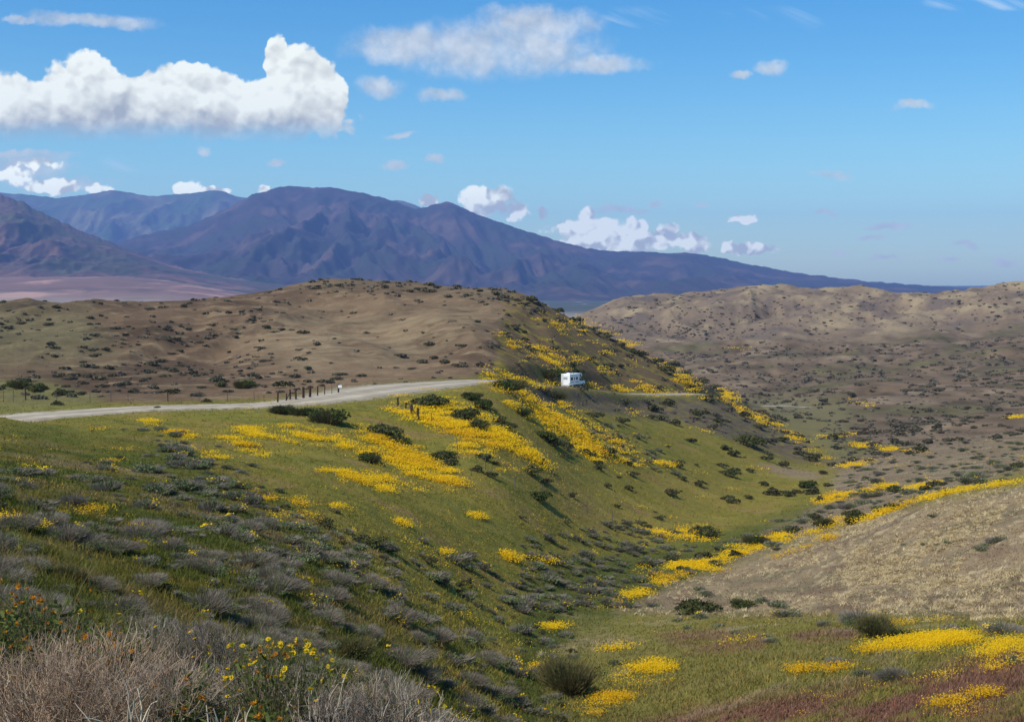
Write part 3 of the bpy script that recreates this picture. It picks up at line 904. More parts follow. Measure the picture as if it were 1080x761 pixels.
# ------------------------------------------------------------------ scattering
_cm = np.minimum.accumulate(GV, axis=0)
VIS = np.vstack([np.ones((1, NA), bool), GV[1:] <= _cm[:-1] + 0.4])
dU = np.abs(np.diff(GU, axis=1))[:-1]; dV = np.abs(np.diff(GV, axis=0))[:, :-1]
nomV = (np.diff(gb)[:, None] * 60)
CELL = dU * np.where(VIS[:-1, :-1], np.maximum(dV, 0.05 * nomV), 0.12 * nomV)
_in = (GV[:-1, :-1] < 800) * (GU[:-1, :-1] > -130) * (GU[:-1, :-1] < 1210)
_near = (GV[:-1, :-1] < 1500) * (GU[:-1, :-1] > -2200) * (GU[:-1, :-1] < 3200) * (GY[:-1, :-1] > 2)
CELL *= np.where(_in, 1.0, np.where(_near, 0.22, 0.0))
CX, CY = GX[:-1, :-1], GY[:-1, :-1]


def scatter(n, mask, seed=0):
    r = np.random.default_rng(seed)
    p = (CELL * mask[:-1, :-1]).ravel(); cs = np.cumsum(p); 
    k = np.searchsorted(cs, r.random(n) * cs[-1])
    ib, ia = np.divmod(k, NA - 1)
    ta, tb = r.random(n), r.random(n)
    b_ = gb[ib] + (gb[ib + 1] - gb[ib]) * tb; Y = np.exp(b_) - OFF
    X = (ga[ia] + (ga[ia + 1] - ga[ia]) * ta) * (Y + OFF)
    return X, Y, samp(GZ, X, Y)


def tri_blades(P0, P1, Wv, cols):
    """thin triangles: P0 base centre, P1 tip, Wv half-width vector"""
    V = np.stack([P0 - Wv, P0 + Wv, P1], 1).reshape(-1, 3)
    return V, np.arange(len(V)).reshape(-1, 3), np.repeat(cols, 3, 0)


def quads(Pc, A_, B_, cols):
    V = np.stack([Pc - A_ - B_, Pc + A_ - B_, Pc + A_ + B_, Pc - A_ + B_], 1).reshape(-1, 3)
    return V, np.arange(len(V)).reshape(-1, 4), np.repeat(cols, 4, 0)


def rot_rand(n, r):
    v = r.normal(size=(n, 3)); return v / np.linalg.norm(v, axis=1)[:, None]


leafm = colmat('leaves', var=0.25, trans=0.25, objvar=0.3)
grassm = colmat('grass_blades', var=0.2, trans=0.35, objvar=0)
petalm = colmat('petals', var=0.08, trans=0.3, objvar=0.0)
twigm = colmat('twigs', var=0.2, objvar=0.2)

nearm = (GY < 330) * (GY > 2.0) * (1 - br * 0.9) * ((GD > GW + 0.3) + 0.35 * (GD > GW - 0.8))
# grass
nT, nB = 240000, 5
r = np.random.default_rng(5)
X, Y, Z = scatter(nT, nearm * (1 - 0.4 * ss(GY, 60, 120)), 3)
colr = samp(C, X, Y) * (0.75 + 0.7 * r.random((nT, 1))) * np.where(r.random((nT, 1)) < 0.12, np.array([[1.6, 1.25, 1.2]]), 1.0)
X = np.repeat(X, nB); Y = np.repeat(Y, nB); Z = np.repeat(Z, nB); colr = np.repeat(colr, nB, 0)
n = len(X)
spread = 0.05 + 0.0022 * Y
P0 = np.stack([X + r.normal(size=n) * spread, Y + r.normal(size=n) * spread, Z - 0.02], 1)
hgt_ = (0.10 + 0.16 * r.random(n)) * (1 + 0.0015 * Y) * (1 - 0.45 * ss(Y, 50, 110)) * (1 - 0.35 * (1 - ss(Y, 8, 25)))
P1 = P0 + np.stack([r.normal(size=n) * 0.45 * hgt_ + 0.12 * hgt_, r.normal(size=n) * 0.45 * hgt_, hgt_], 1)
th = r.random(n) * math.pi; wd = np.maximum(0.004, 0.00045 * Y)
V_, F_, K_ = tri_blades(P0, P1, np.stack([np.cos(th) * wd, np.sin(th) * wd, 0 * wd], 1), np.clip(colr * 1.22, 0, .8))
link('grass', mesh_np('grass', V_, F_, K_), grassm, kind='stuff', label='green spring grass over the near slope')

# bleached thatch on the tan spur
X, Y, Z = scatter(11000, tan_ * (0.02 + strw) * ss(fbm(GX / 9, GY / 9, 3, 36), -0.5, 0.3), 13)
nq = 7; n = len(X) * nq
X = np.repeat(X, nq) + r.normal(size=n) * 0.13; Y = np.repeat(Y, nq) + r.normal(size=n) * 0.13; Z = np.repeat(Z, nq)
az = np.repeat(r.random(n // nq) * 6.28, nq) + r.normal(size=n) * 0.5
L_ = 0.18 + 0.30 * r.random(n)
P0 = np.stack([X, Y, Z + 0.02], 1); P1 = P0 + np.stack([np.cos(az) * L_, np.sin(az) * L_, 0.05 + 0.22 * r.random(n)], 1)
wd = np.full(n, 0.028)
cl = np.array((0.66, 0.52, 0.29)) * (0.6 + 0.5 * np.repeat(r.random(n // nq), nq))[:, None]
V_, F_, K_ = tri_blades(P0, P1, np.stack([-np.sin(az) * wd, np.cos(az) * wd, 0 * wd], 1), cl)
link('dry_grass', mesh_np('dry_grass', V_, F_, K_), grassm, kind='stuff', label='bleached dry grass lying on the tan spur')

# wildflower carpets
nF = 25000
X, Y, Z = scatter(nF, np.clip(YD, 0, 1) ** 1.2, 8)
org = samp(orange, X, Y)
m_ = 10
X = np.repeat(X, m_); Y = np.repeat(Y, m_); Z = np.repeat(Z, m_); org = np.repeat(org, m_)
n = len(X); spread = 0.12 + 0.0034 * Y
Pc = np.stack([X + r.normal(size=n) * spread, Y + r.normal(size=n) * spread, Z + 0.12 + 0.22 * r.random(n)], 1)
sz = np.maximum(0.015, 0.00029 * Y) * (0.6 + 0.8 * r.random(n))
nn = rot_rand(n, r) * 0.75 + np.array([-0.3, -0.35, 0.8]); nn /= np.linalg.norm(nn, axis=1)[:, None]
t1 = np.cross(nn, np.array([0.31, 0.2, 0.1])); t1 /= np.linalg.norm(t1, axis=1)[:, None]; t2 = np.cross(nn, t1)
ccol = np.where(r.random((n, 1)) < org[:, None] * 0.7, np.array([[0.62, 0.34, 0.012]]), np.array([[0.76, 0.485, 0.010]])) * (0.75 + 0.35 * r.random((n, 1)))
V_, F_, K_ = quads(Pc, t1 * sz[:, None], t2 * sz[:, None], ccol)
link('wildflowers', mesh_np('wildflowers', V_, F_, K_), petalm, kind='stuff', label='yellow wildflower carpets in bands down the slopes')


# ------------------------------------------------------------------ shrub shapes (unit width, base at z=0)
def lumpy(r, n, h, lumps, flat_=0.0):
    """points near the surface of a lumpy mound"""
    cs = r.normal(size=(lumps, 3)) * np.array([0.20, 0.20, 0.10 * h]); cs[:, 2] = np.abs(cs[:, 2]) + h * 0.22
    rad = 0.20 + 0.12 * r.random(lumps)
    k = r.integers(0, lumps, n); d = rot_rand(n, r); d[:, 2] = np.abs(d[:, 2]) * 1.0 - 0.25
    rr = rad[k] * (0.35 + 0.65 * r.random(n) ** 0.35) * (1 + 0.25 * (r.random(n) < 0.08))
    p = cs[k] + d * rr[:, None] * np.array([1.15, 1.15, h * 1.5])
    p[:, 2] = np.clip(p[:, 2], 0.01, None)
    p[:, :2] *= 1.22
    return p, d


def leafy_mesh(name, seed, n, leaf, h, base, lumps=9, var=0.5, long_=1.0):
    r = np.random.default_rng(seed)
    p, d = lumpy(r, n, h, lumps)
    nn = d + rot_rand(n, r) * 0.9; nn /= np.linalg.norm(nn, axis=1)[:, None]
    t1 = np.cross(nn, rot_rand(n, r)); t1 /= np.linalg.norm(t1, axis=1)[:, None] + 1e-9; t2 = np.cross(nn, t1)
    s_ = leaf * (0.6 + 0.8 * r.random((n, 1)))
    c_ = np.array(base) * (1 - var / 2 + var * r.random((n, 1))) * (1 + 0.25 * r.normal(size=(n, 3)) * 0.3)
    V, Fq, K = quads(p, t1 * s_ * 0.5 * long_, t2 * s_ * 0.5, np.clip(c_, 0.004, 0.9))
    return mesh_np(name, V, Fq, K)


def twiggy_mesh(name, seed, n, wdt, h, ctip, cin, leaf_n=0, lumps=7, blossoms=0, bs=0.02):
    """grey brush: fine upright twigs fanning out of the crown, some leaves between them"""
    r = np.random.default_rng(seed)
    p, d = lumpy(r, n, h, lumps)
    base = np.stack([p[:, 0] * 0.25, p[:, 1] * 0.25, 0 * p[:, 2] - 0.02], 1)
    k = (0.25 + 0.45 * r.random((n, 1)))
    P0 = base + (p - base) * k; P0 = P0 + r.normal(size=P0.shape) * 0.02
    P1 = p + r.normal(size=p.shape) * 0.035 + np.array([0, 0, 0.03])
    ax = P1 - P0; side = np.cross(ax, rot_rand(n, r)); side /= np.linalg.norm(side, axis=1)[:, None] + 1e-9
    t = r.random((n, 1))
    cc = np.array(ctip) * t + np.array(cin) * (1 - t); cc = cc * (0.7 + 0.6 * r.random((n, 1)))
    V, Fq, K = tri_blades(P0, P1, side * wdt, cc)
    out = [(V, Fq, K)]
    me_v, me_f, me_k = V, [Fq], K
    if leaf_n:
        q, dd = lumpy(r, leaf_n, h * 0.9, lumps)
        nn = rot_rand(leaf_n, r); t1 = np.cross(nn, rot_rand(leaf_n, r)); t1 /= np.linalg.norm(t1, axis=1)[:, None] + 1e-9; t2 = np.cross(nn, t1)
        s_ = wdt * 1.7 * (0.6 + 0.8 * r.random((leaf_n, 1)))
        V2, F2, K2 = quads(q * 0.95, t1 * s_, t2 * s_, np.array(cin) * np.array((0.8, 1.1, 0.7)) * (0.7 + 0.6 * r.random((leaf_n, 1))))
        me_f = [Fq, F2 + len(V)]; me_v = np.vstack([V, V2]); me_k = np.vstack([K, K2])
    if blossoms:
        q = p[np.argsort(-p[:, 2] - 0.4 * p[:, 0] * r.choice([-1, 1]))][:blossoms * 3][::3]; q = q + np.array([0, 0, 0.05])
        nn = rot_rand(len(q), r) * 0.7 + np.array([-0.2, -0.5, 0.7]); t1 = np.cross(nn, rot_rand(len(q), r)); t1 /= np.linalg.norm(t1, axis=1)[:, None]; t2 = np.cross(nn, t1); t2 /= np.linalg.norm(t2, axis=1)[:, None]
        s_ = bs * (0.6 + 0.8 * r.random((len(q), 1)))
        V3, F3, K3 = quads(q, t1 * s_, t2 * s_, np.array((0.80, 0.53, 0.01)) * (0.7 + 0.4 * r.random((len(q), 1))))
        me_f.append(F3 + len(me_v)); me_v = np.vstack([me_v, V3]); me_k = np.vstack([me_k, K3])
    return mesh_np(name, me_v, me_f, me_k)


def stems_mesh(name, seed, n, h, col=(0.10, 0.075, 0.05), rad=0.012):
    r = np.random.default_rng(seed); V, Fc = [], []
    for i in range(n):
        a = r.random() * 2 * math.pi; e = r.random() ** 0.6 * 0.42; top = np.array([math.cos(a) * e, math.sin(a) * e, h * (0.5 + 0.35 * r.random())])
        prev = None
        for s in range(4):
            t = s / 3; c_ = np.array([top[0] * t ** 1.3, top[1] * t ** 1.3, top[2] * t - 0.04 * (1 - t)]); rr = rad * (1 - 0.75 * t)
            b0_ = len(V)
            for q in range(3): V.append(c_ + rr * np.array([math.cos(q * 2.094 + a), math.sin(q * 2.094 + a), 0]))
            if prev is not None:
                for q in range(3): Fc.append((prev + q, prev + (q + 1) % 3, b0_ + (q + 1) % 3, b0_ + q))
            prev = b0_
    V = np.array(V)
    return mesh_np(name, V, np.array(Fc), np.tile(np.array(col), (len(V), 1)))


GREEN = (0.085, 0.088, 0.030)
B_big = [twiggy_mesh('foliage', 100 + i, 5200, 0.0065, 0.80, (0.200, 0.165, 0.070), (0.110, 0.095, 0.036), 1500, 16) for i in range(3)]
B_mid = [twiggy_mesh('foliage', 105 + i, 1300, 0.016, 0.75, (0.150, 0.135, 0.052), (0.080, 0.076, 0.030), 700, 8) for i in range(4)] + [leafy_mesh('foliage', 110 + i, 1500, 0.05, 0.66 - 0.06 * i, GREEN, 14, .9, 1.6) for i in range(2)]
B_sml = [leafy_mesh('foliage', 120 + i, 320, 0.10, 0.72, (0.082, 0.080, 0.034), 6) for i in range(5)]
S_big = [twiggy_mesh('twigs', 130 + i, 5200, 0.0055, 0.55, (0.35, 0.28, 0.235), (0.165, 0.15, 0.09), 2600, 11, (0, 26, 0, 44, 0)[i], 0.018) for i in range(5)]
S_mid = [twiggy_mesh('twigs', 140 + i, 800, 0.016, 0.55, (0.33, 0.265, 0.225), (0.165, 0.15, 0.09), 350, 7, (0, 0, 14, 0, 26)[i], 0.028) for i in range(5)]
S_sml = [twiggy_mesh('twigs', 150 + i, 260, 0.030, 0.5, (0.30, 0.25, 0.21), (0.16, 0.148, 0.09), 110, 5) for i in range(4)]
D_mesh = [leafy_mesh('foliage', 160 + i, 150, 0.14, 0.44, (0.110, 0.098, 0.062), 5) for i in range(5)]
D_lod = [leafy_mesh('foliage', 170 + i, 34, 0.27, 0.40, (0.135, 0.115, 0.082), 3) for i in range(3)]
STEM = [stems_mesh('stems', 180 + i, 26, 0.62) for i in range(2)]
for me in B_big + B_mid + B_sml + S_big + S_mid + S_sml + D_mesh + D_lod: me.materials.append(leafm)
for me in STEM: me.materials.append(twigm)

PL = []      # dicts of every countable plant: kind, position, width in photo px, ...


def put(kind, u, v, wpx, zs=1.0, hand=False):
    p = hit(u, v)
    if p is None: return
    PL.append(dict(kind=kind, p=p, u=u, v=v, w=wpx, W=wpx * p.y / F, zs=zs, hand=hand))


BUSH = [(300, 436, 24), (321, 438, 26), (345, 446, 38), (391, 487, 30), (408, 460, 28), (420, 466, 20), (453, 427, 32), (401, 455, 18), (465, 483, 24), (476, 490, 16),
        (497, 421, 22), (508, 430, 26), (534, 412, 30), (492, 442, 26), (502, 451, 24), (551, 438, 22), (536, 452, 20), (527, 446, 14), (574, 463, 24), (584, 470, 20), (597, 474, 16), (510, 484, 18),
        (571, 490, 14), (560, 501, 20), (575, 509, 14), (593, 482, 12), (603, 524, 12), (568, 527, 24), (622, 482, 18), (614, 478, 12), (641, 479, 18), (632, 496, 14), (631, 490, 12), (663, 490, 12), (665, 501, 14), (663, 517, 12),
        (586, 421, 20), (625, 441, 18), (578, 399, 26), (604, 388, 16), (611, 396, 14), (655, 446, 14), (690, 434, 16), (730, 467, 12), (712, 448, 14), (698, 443, 14), (688, 442, 12), (660, 428, 14),
        (790, 470, 26), (765, 475, 12), (775, 481, 14), (768, 501, 20), (762, 493, 12), (776, 498, 12), (791, 498, 10), (715, 492, 16), (720, 506, 12), (737, 512, 12), (706, 522, 16), (769, 525, 9), (771, 530, 12), (790, 526, 12),
        (807, 485, 12), (827, 492, 14), (857, 486, 16), (815, 522, 18), (832, 524, 14), (857, 521, 16), (865, 529, 12), (851, 514, 20), (872, 513, 10), (806, 512, 10),
        (744, 565, 24), (735, 560, 12), (602, 728, 62), (925, 671, 46), (950, 672, 28), (735, 646, 38), (782, 640, 26), (905, 548, 26), (944, 536, 16), (925, 540, 14), (900, 551, 22), (870, 556, 22), (800, 574, 24), (860, 548, 16),
        (838, 562, 18), (985, 513, 14), (994, 512, 12), (946, 519, 20), (978, 518, 14), (1074, 493, 14), (880, 463, 14), (973, 476, 14), (840, 520, 10), (392, 576, 26), (377, 571, 16), (343, 556, 18), (640, 580, 10),
        (680, 597, 16), (708, 590, 14), (720, 602, 16), (745, 588, 16), (775, 587, 16), (868, 500, 10), (640, 388, 14), (690, 383, 16), (700, 392, 18), (668, 372, 14), (676, 376, 14), (712, 388, 14), (724, 396, 12), (655, 366, 12), (640, 357, 12),
        (606, 340, 14), (560, 318, 16), (590, 330, 12), (742, 404, 12), (752, 411, 12), (785, 440, 14), (800, 452, 14), (826, 466, 14), (846, 480, 14), (705, 428, 16), (735, 438, 18), (760, 446, 16), (800, 468, 18), (560, 372, 12), (553, 360, 10),
        (20, 410, 26), (38, 412, 22), (64, 417, 18), (60, 427, 12), (180, 415, 14), (232, 408, 16), (256, 409, 20), (300, 409, 18), (218, 424, 10), (165, 431, 8), (478, 372, 0)]
for (u, v, w) in BUSH:
    if w: put('bush', u, v, w * 0.88, (0.85 + 0.3 * random.random()) * (1.15 if w > 40 else 1), True)
SAGE = [(688, 640, 20), (808, 672, 18), (760, 660, 14), (724, 663, 12), (740, 652, 18), (868, 660, 18), (905, 657, 44), (1058, 668, 44), (888, 703, 38), (945, 716, 44), (910, 712, 26), (1070, 700, 30), (812, 677, 20), (830, 650, 30),
        (1005, 668, 30), (1035, 580, 18), (1042, 575, 14), (715, 655, 12), (775, 668, 14), (668, 560, 14), (745, 628, 18), (738, 622, 14), (650, 700, 16), (990, 575, 8), (975, 575, 10), (1000, 573, 12), (1050, 572, 22), (640, 610, 14), (595, 640, 22),
        (562, 632, 24), (532, 634, 30), (548, 644, 26), (660, 640, 20), (655, 596, 14), (820, 640, 24), (806, 636, 20), (985, 545, 12), (955, 575, 8), (30, 600, 50), (50, 660, 54), (100, 620, 50), (150, 615, 52), (215, 668, 46), (260, 640, 44)]
for (u, v, w) in SAGE: put('sagebrush', u, v, w * (0.85 if u > 500 else 0.75), 0.75 + 0.4 * random.random(), True)


def dart(kind, n, mask, size, gap, seed, zs=(0.8, 1.2)):
    """countable plants spread without overlap; size(u, v, Y) gives the width in metres"""
    X, Y, Z = scatter(n * 4, mask, seed)
    U, V = proj(X, Y, Z)
    rr = np.random.default_rng(seed + 1); got = 0
    keep = []
    old = np.array([(q['u'], q['v'], q['w']) for q in PL]) if PL else np.zeros((0, 3))
    for i in range(len(X)):
        if got >= n: break
        W_ = size(U[i], V[i], Y[i]) * (0.5 + 1.15 * rr.random() ** 2)
        w = W_ * F / Y[i]
        if len(old) and (np.hypot(old[:, 0] - U[i], (old[:, 1] - V[i]) * 2.2) < gap * 0.5 * (old[:, 2] + w)).any(): continue
        PL.append(dict(kind=kind, p=Vector((X[i], Y[i], Z[i])), u=U[i], v=V[i], w=w, W=W_, zs=rr.uniform(*zs), hand=False))
        old = np.vstack([old, (U[i], V[i], w)]); got += 1


clump = ss(fbm(GX / 9, GY / 4.5, 3, 77), -0.25, 0.25)
sage_a = poly([(-1500, 500), (60, 500), (130, 470), (170, 455), (230, 480), (300, 520), (400, 570), (520, 600), (640, 560), (680, 590), (650, 640), (590, 700), (560, 1300), (-1500, 1300)], 12) * (GY > 9)
sage_b = poly([(130, 452), (165, 452), (260, 510), (330, 545), (420, 580), (340, 620), (240, 560), (170, 500)], 8)
sage_c = poly([(560, 570), (640, 555), (740, 560), (760, 590), (700, 612), (650, 640), (590, 650), (540, 620)], 8)
sage_d = poly([(880, 500), (1000, 470), (1200, 455), (1200, 500), (1080, 505), (1000, 518), (940, 532), (880, 545), (800, 585), (770, 575), (870, 535)], 6) * (GY > 125)
sage_e = poly([(610, 440), (680, 460), (720, 500), (640, 480), (590, 450)], 8)
dart("sagebrush", 820, (sage_a * clump + sage_b) * (GD > GW + 2), lambda u, v, Y: 0.42 + 0.7 * min(1.0, Y / 55), 0.34, 201)
dart('sagebrush', 120, sage_c, lambda u, v, Y: 1.25, 0.6, 203)
dart('sagebrush', 220, sage_d, lambda u, v, Y: 1.5, 0.55, 205)
dart('sagebrush', 90, sage_e, lambda u, v, Y: 1.2, 0.6, 207)
dart('bush', 60, (sage_a + olive * .5) * (GD > GW + 2) * (GY > 25), lambda u, v, Y: 0.9, 0.8, 209)
hillm = br * (GY < 470) * (1 - 0.75 * poly([(300, 325), (480, 310), (530, 320), (500, 375), (380, 395), (300, 380)], 20)) * (GD > 6) * (GY > 190)
dart('scrub', 760, hillm * (0.35 + 0.65 * ss(N3, -0.3, 0.3)), lambda u, v, Y: 1.5, 0.75, 211)
rim = poly([(300, 290), (440, 292), (560, 306), (640, 345), (760, 405), (860, 470), (880, 490), (840, 470), (740, 425), (700, 395), (600, 345), (520, 320), (400, 305), (300, 303)], 5) * (GY > 250) * (GY < 470)
dart('scrub', 190, rim, lambda u, v, Y: 2.2, 0.5, 212)
dart('scrub', 120, sp + cut, lambda u, v, Y: 1.8, 0.6, 213)
valm = val * (GY < 900)
dart('scrub', 2300, valm * (0.25 + 0.75 * ss(-R5, -0.5, 0.1)) * (0.4 + 0.6 * ss(ND, -0.3, 0.3)), lambda u, v, Y: 1.7 if Y < 500 else 2.3, 0.45, 215)
dart('scrub', 1300, (0.25 + 0.75 * ss(-R6, -0.4, 0.1)) * bad * (GY < 1550) * (X0 < 1), lambda u, v, Y: 2.4, 0.5, 217)

# ------------------------------------------------------------------ labels that single each plant out
LM = [('white camper', 604, 403), ('road fence posts', 325, 419), ('log posts below the road', 433, 434), ('gully round bush', 602, 715),
      ('round bush by lower right flowers', 925, 660), ('fence post at left', 28, 412), ('road crest', 520, 402), ('widest yellow flower band', 440, 490),
      ('hill summit', 380, 295), ('white road strip end', 738, 415), ('flower strip along the gully', 700, 614), ('dry tan spur top', 1075, 512), ('yellow daisies at bottom left', 290, 690),
      ('orange seed heads at bottom left', 60, 660), ('road end at the left edge', 8, 441), ('brown hill bowl', 330, 375), ('hill nose at the gully', 872, 485), ('pale wash in the valley', 818, 428),
      ('tan crest beyond the valley', 640, 322), ('far tan twin crest', 905, 305), ('green slope middle', 600, 560), ('grassy shoulder at left', 60, 470),
      ('far right valley edge', 1070, 430), ('brown hill left end', 10, 330), ('bare tan hill face', 480, 345), ('gully flower fork', 870, 528), ('purple patch at lower right', 860, 750),
      ('grey brush band below the road', 180, 490), ('middle of the scrub valley', 930, 400), ('middle of the near brush slope', 280, 600)]
ORD = lambda k: f"{k}{'th' if 10 <= k % 100 <= 20 else {1: 'st', 2: 'nd', 3: 'rd'}.get(k % 10, 'th')}"
LOOK = {'bush': ('bushy dark green shrub', 'dark green shrub', 'small dark bush'), 'sagebrush': ('grey twiggy sagebrush', 'grey sagebrush', 'small grey sagebrush'),
        'scrub': ('broad dark scrub clump', 'dark scrub clump', 'small scrub clump')}
for q in PL: q['vis'] = (-25 < q['u'] < 1105) and q['v'] < 785
for kind in LOOK:
    al = sorted([q for q in PL if q['kind'] == kind and q['vis']], key=lambda q: -q['w'] - (1000 if q['hand'] else 0))
    # only plants the photo can show: test the ray to the crown
    good = []
    for q in al:
        p = q['p']; tz = p.z + 0.4 * q['W']
        tt_ = np.linspace(0.15, 0.985, 60)
        if (samp(GZ, p.x * tt_, p.y * tt_) < tz * tt_ + 0.05).all(): good.append(q)
    for q in good[:300]: q['ind'] = True
buckets = {}
for q in PL:
    if not q.get('ind'): continue
    d = [math.hypot(q['u'] - l[1], (q['v'] - l[2]) * 1.3) for l in LM]; k = int(np.argmin(d)); l = LM[k]
    du, dv = q['u'] - l[1], q['v'] - l[2]
    rel_ = ('right of' if du > 0 else 'left of') if abs(du) > abs(dv) * 1.2 else ('below' if dv > 0 else 'above')
    buckets.setdefault((q['kind'], k, rel_), []).append((d[k], id(q), q))
GRP = {'bush': 'dark green bushes on the slopes', 'sagebrush': 'grey sagebrush plants on the near slopes', 'scrub': 'scrub clumps on the hill and valley'}
for (kind, k, rel_), lst in buckets.items():
    lst.sort()
    for i, (_, _, q) in enumerate(lst):
        lk = LOOK[kind][0 if q['w'] > 26 else 1 if q['w'] > 11 else 2]
        if kind == 'scrub': lk = LOOK[kind][0 if q['w'] > 12 else 1 if q['w'] > 7 else 2]
        q['label'] = f"{lk} {rel_} the {LM[k][0]}, " + ('nearest it' if i == 0 else f"{ORD(i + 1)} nearest it")

rest = {'scrub': [], 'bush': [], 'sagebrush': []}
for q in PL:
    p = q['p']; rz = random.random() * 6.28; Wd_ = q['W']
    loc = (p.x, p.y, p.z - 0.03 * Wd_)
    scl = (Wd_, Wd_ * random.uniform(0.8, 1.1), Wd_ * q['zs'])
    if not q.get('ind'): rest[q['kind']].append((loc, scl, rz)); continue
    kind = q['kind']
    if kind == 'scrub': pool = D_mesh
    elif kind == 'bush': pool = B_big if q['w'] > 34 else B_mid if q['w'] > 17 else B_sml
    else: pool = S_big if q['w'] > 30 else S_mid if q['w'] > 15 else S_sml
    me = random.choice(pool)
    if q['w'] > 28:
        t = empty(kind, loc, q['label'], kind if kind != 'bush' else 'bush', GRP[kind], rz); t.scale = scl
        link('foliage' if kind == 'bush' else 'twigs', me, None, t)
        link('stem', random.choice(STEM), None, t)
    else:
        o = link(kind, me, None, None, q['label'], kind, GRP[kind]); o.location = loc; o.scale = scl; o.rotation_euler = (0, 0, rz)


def merge(name, lst, pool, label):
    Vs, Fs, Ks, off = [], {3: [], 4: []}, [], 0
    src = []
    for me in pool:
        v = np.empty(len(me.vertices) * 3, np.float32); me.vertices.foreach_get('co', v)
        c_ = np.empty(len(me.vertices) * 4, np.float32); me.color_attributes['Col'].data.foreach_get('color', c_)
        f = [[], []]
        tot = np.empty(len(me.polygons), np.int32); me.polygons.foreach_get('loop_total', tot)
        li = np.empty(len(me.loops), np.int32); me.loops.foreach_get('vertex_index', li)
        n3 = int((tot == 3).sum()) * 3
        src.append((v.reshape(-1, 3), c_.reshape(-1, 4)[:, :3], li[:n3].reshape(-1, 3), li[n3:].reshape(-1, 4)))
    for i, (loc, scl, rz) in enumerate(lst):  # one merged mass of the smallest plants
        v, c_, f3, f4 = src[i % len(src)]
        cz, sz_ = math.cos(rz), math.sin(rz)
        w = v * np.array(scl); w = np.stack([w[:, 0] * cz - w[:, 1] * sz_, w[:, 0] * sz_ + w[:, 1] * cz, w[:, 2]], 1) + np.array(loc)
        Vs.append(w); Ks.append(c_ * random.uniform(0.75, 1.25)); Fs[3].append(f3 + off); Fs[4].append(f4 + off); off += len(v)
    f = [np.vstack(x) for x in (Fs[3], Fs[4]) if x and sum(map(len, x))]
    link(name, mesh_np(name, np.vstack(Vs), f, np.vstack(Ks)), leafm, kind='stuff', label=label)


merge('distant_scrub', rest['scrub'], D_lod, 'many small scrub clumps dotting the valley and far hills')
if rest['sagebrush'] or rest['bush']: merge('low_brush', rest['sagebrush'] + rest['bush'], S_mid[:3], 'low grey brush scattered over the shoulder')
#DETAILS

# ------------------------------------------------------------------ solid helpers
def box(x0, x1, y0, y1, z0, z1):
    V = np.array([(x, y, z) for z in (z0, z1) for y in (y0, y1) for x in (x0, x1)], float)
    return V, [(0, 2, 3, 1), (4, 5, 7, 6), (0, 1, 5, 4), (2, 6, 7, 3), (0, 4, 6, 2), (1, 3, 7, 5)]


class MB:
    def __init__(s): s.v = []; s.f = []

    def add(s, V, Fc):
        o = len(s.v); s.v += [tuple(x) for x in V]; s.f += [tuple(i + o for i in f) for f in Fc]; return s

    def box(s, *a): return s.add(*box(*a))

    def prism(s, prof, y0, y1):
        """profile in (x, z) swept along y"""
        n = len(prof); V = [(x, y0, z) for x, z in prof] + [(x, y1, z) for x, z in prof]
        Fc = [tuple(range(n - 1, -1, -1)), tuple(range(n, 2 * n))] + [(i, (i + 1) % n, n + (i + 1) % n, n + i) for i in range(n)]
        Fc = [tuple(reversed(f)) for f in Fc]
        return s.add(V, Fc)

    def cyl(s, p, ax, r, h, n=20, r2=None):
        ax = Vector(ax).normalized(); a = ax.orthogonal().normalized(); b = ax.cross(a); p = Vector(p); r2 = r if r2 is None else r2
        V = []
        for k, (rr, t) in enumerate(((r, -h / 2), (r2, h / 2))):
            for i in range(n):
                t_ = 2 * math.pi * i / n; V.append(p + ax * t + (a * math.cos(t_) + b * math.sin(t_)) * rr)
        Fc = [tuple(range(n - 1, -1, -1)), tuple(range(n, 2 * n))] + [(i, (i + 1) % n, n + (i + 1) % n, n + i) for i in range(n)]
        return s.add(V, Fc)

    def tube(s, pts, rads, n=5):
        prev = None
        for i, p in enumerate(pts):
            d = (Vector(pts[min(i + 1, len(pts) - 1)]) - Vector(pts[max(i - 1, 0)])).normalized()
            a = d.orthogonal().normalized(); b = d.cross(a); o = len(s.v)
            for k in range(n):
                t_ = 2 * math.pi * k / n; s.v.append(tuple(Vector(p) + (a * math.cos(t_) + b * math.sin(t_)) * rads[i]))
            if prev is not None:
                for k in range(n): s.f.append((prev + k, prev + (k + 1) % n, o + (k + 1) % n, o + k))
            prev = o
        s.f.append(tuple(range(prev, prev + n)))
        return s

    def build(s, name, mat, parent=None, bev=0.0, **kw):
        me = bpy.data.meshes.new(name); me.from_pydata(s.v, [], s.f); me.update()
        o = link(name, me, mat, parent, **kw)
        if bev:
            m = o.modifiers.new('b', 'BEVEL'); m.width = bev; m.segments = 2; m.limit_method = 'ANGLE'
            me.polygons.foreach_set('use_smooth', np.ones(len(me.polygons), bool)) if False else None
        return o


# ------------------------------------------------------------------ camper
mw = flat('white_paint', (0.80, 0.81, 0.80), 0.35, 0.03, 1.5, 0.4)
mgl = flat('dark_glass', (0.02, 0.025, 0.03), 0.08, 0.1, 1, 0.6)
mblk = flat('black_rubber', (0.02, 0.02, 0.02), 0.85, 0.2, 8)
mgrey = flat('grey_trim', (0.35, 0.36, 0.38), 0.4, 0.1, 3)
mred = flat('red_lens', (0.45, 0.02, 0.015), 0.3, 0.1, 3)
mlamp = flat('clear_lens', (0.75, 0.76, 0.72), 0.15, 0.05, 3)
mstr = flat('stripe_paint', (0.22, 0.26, 0.32), 0.4, 0.1, 3)


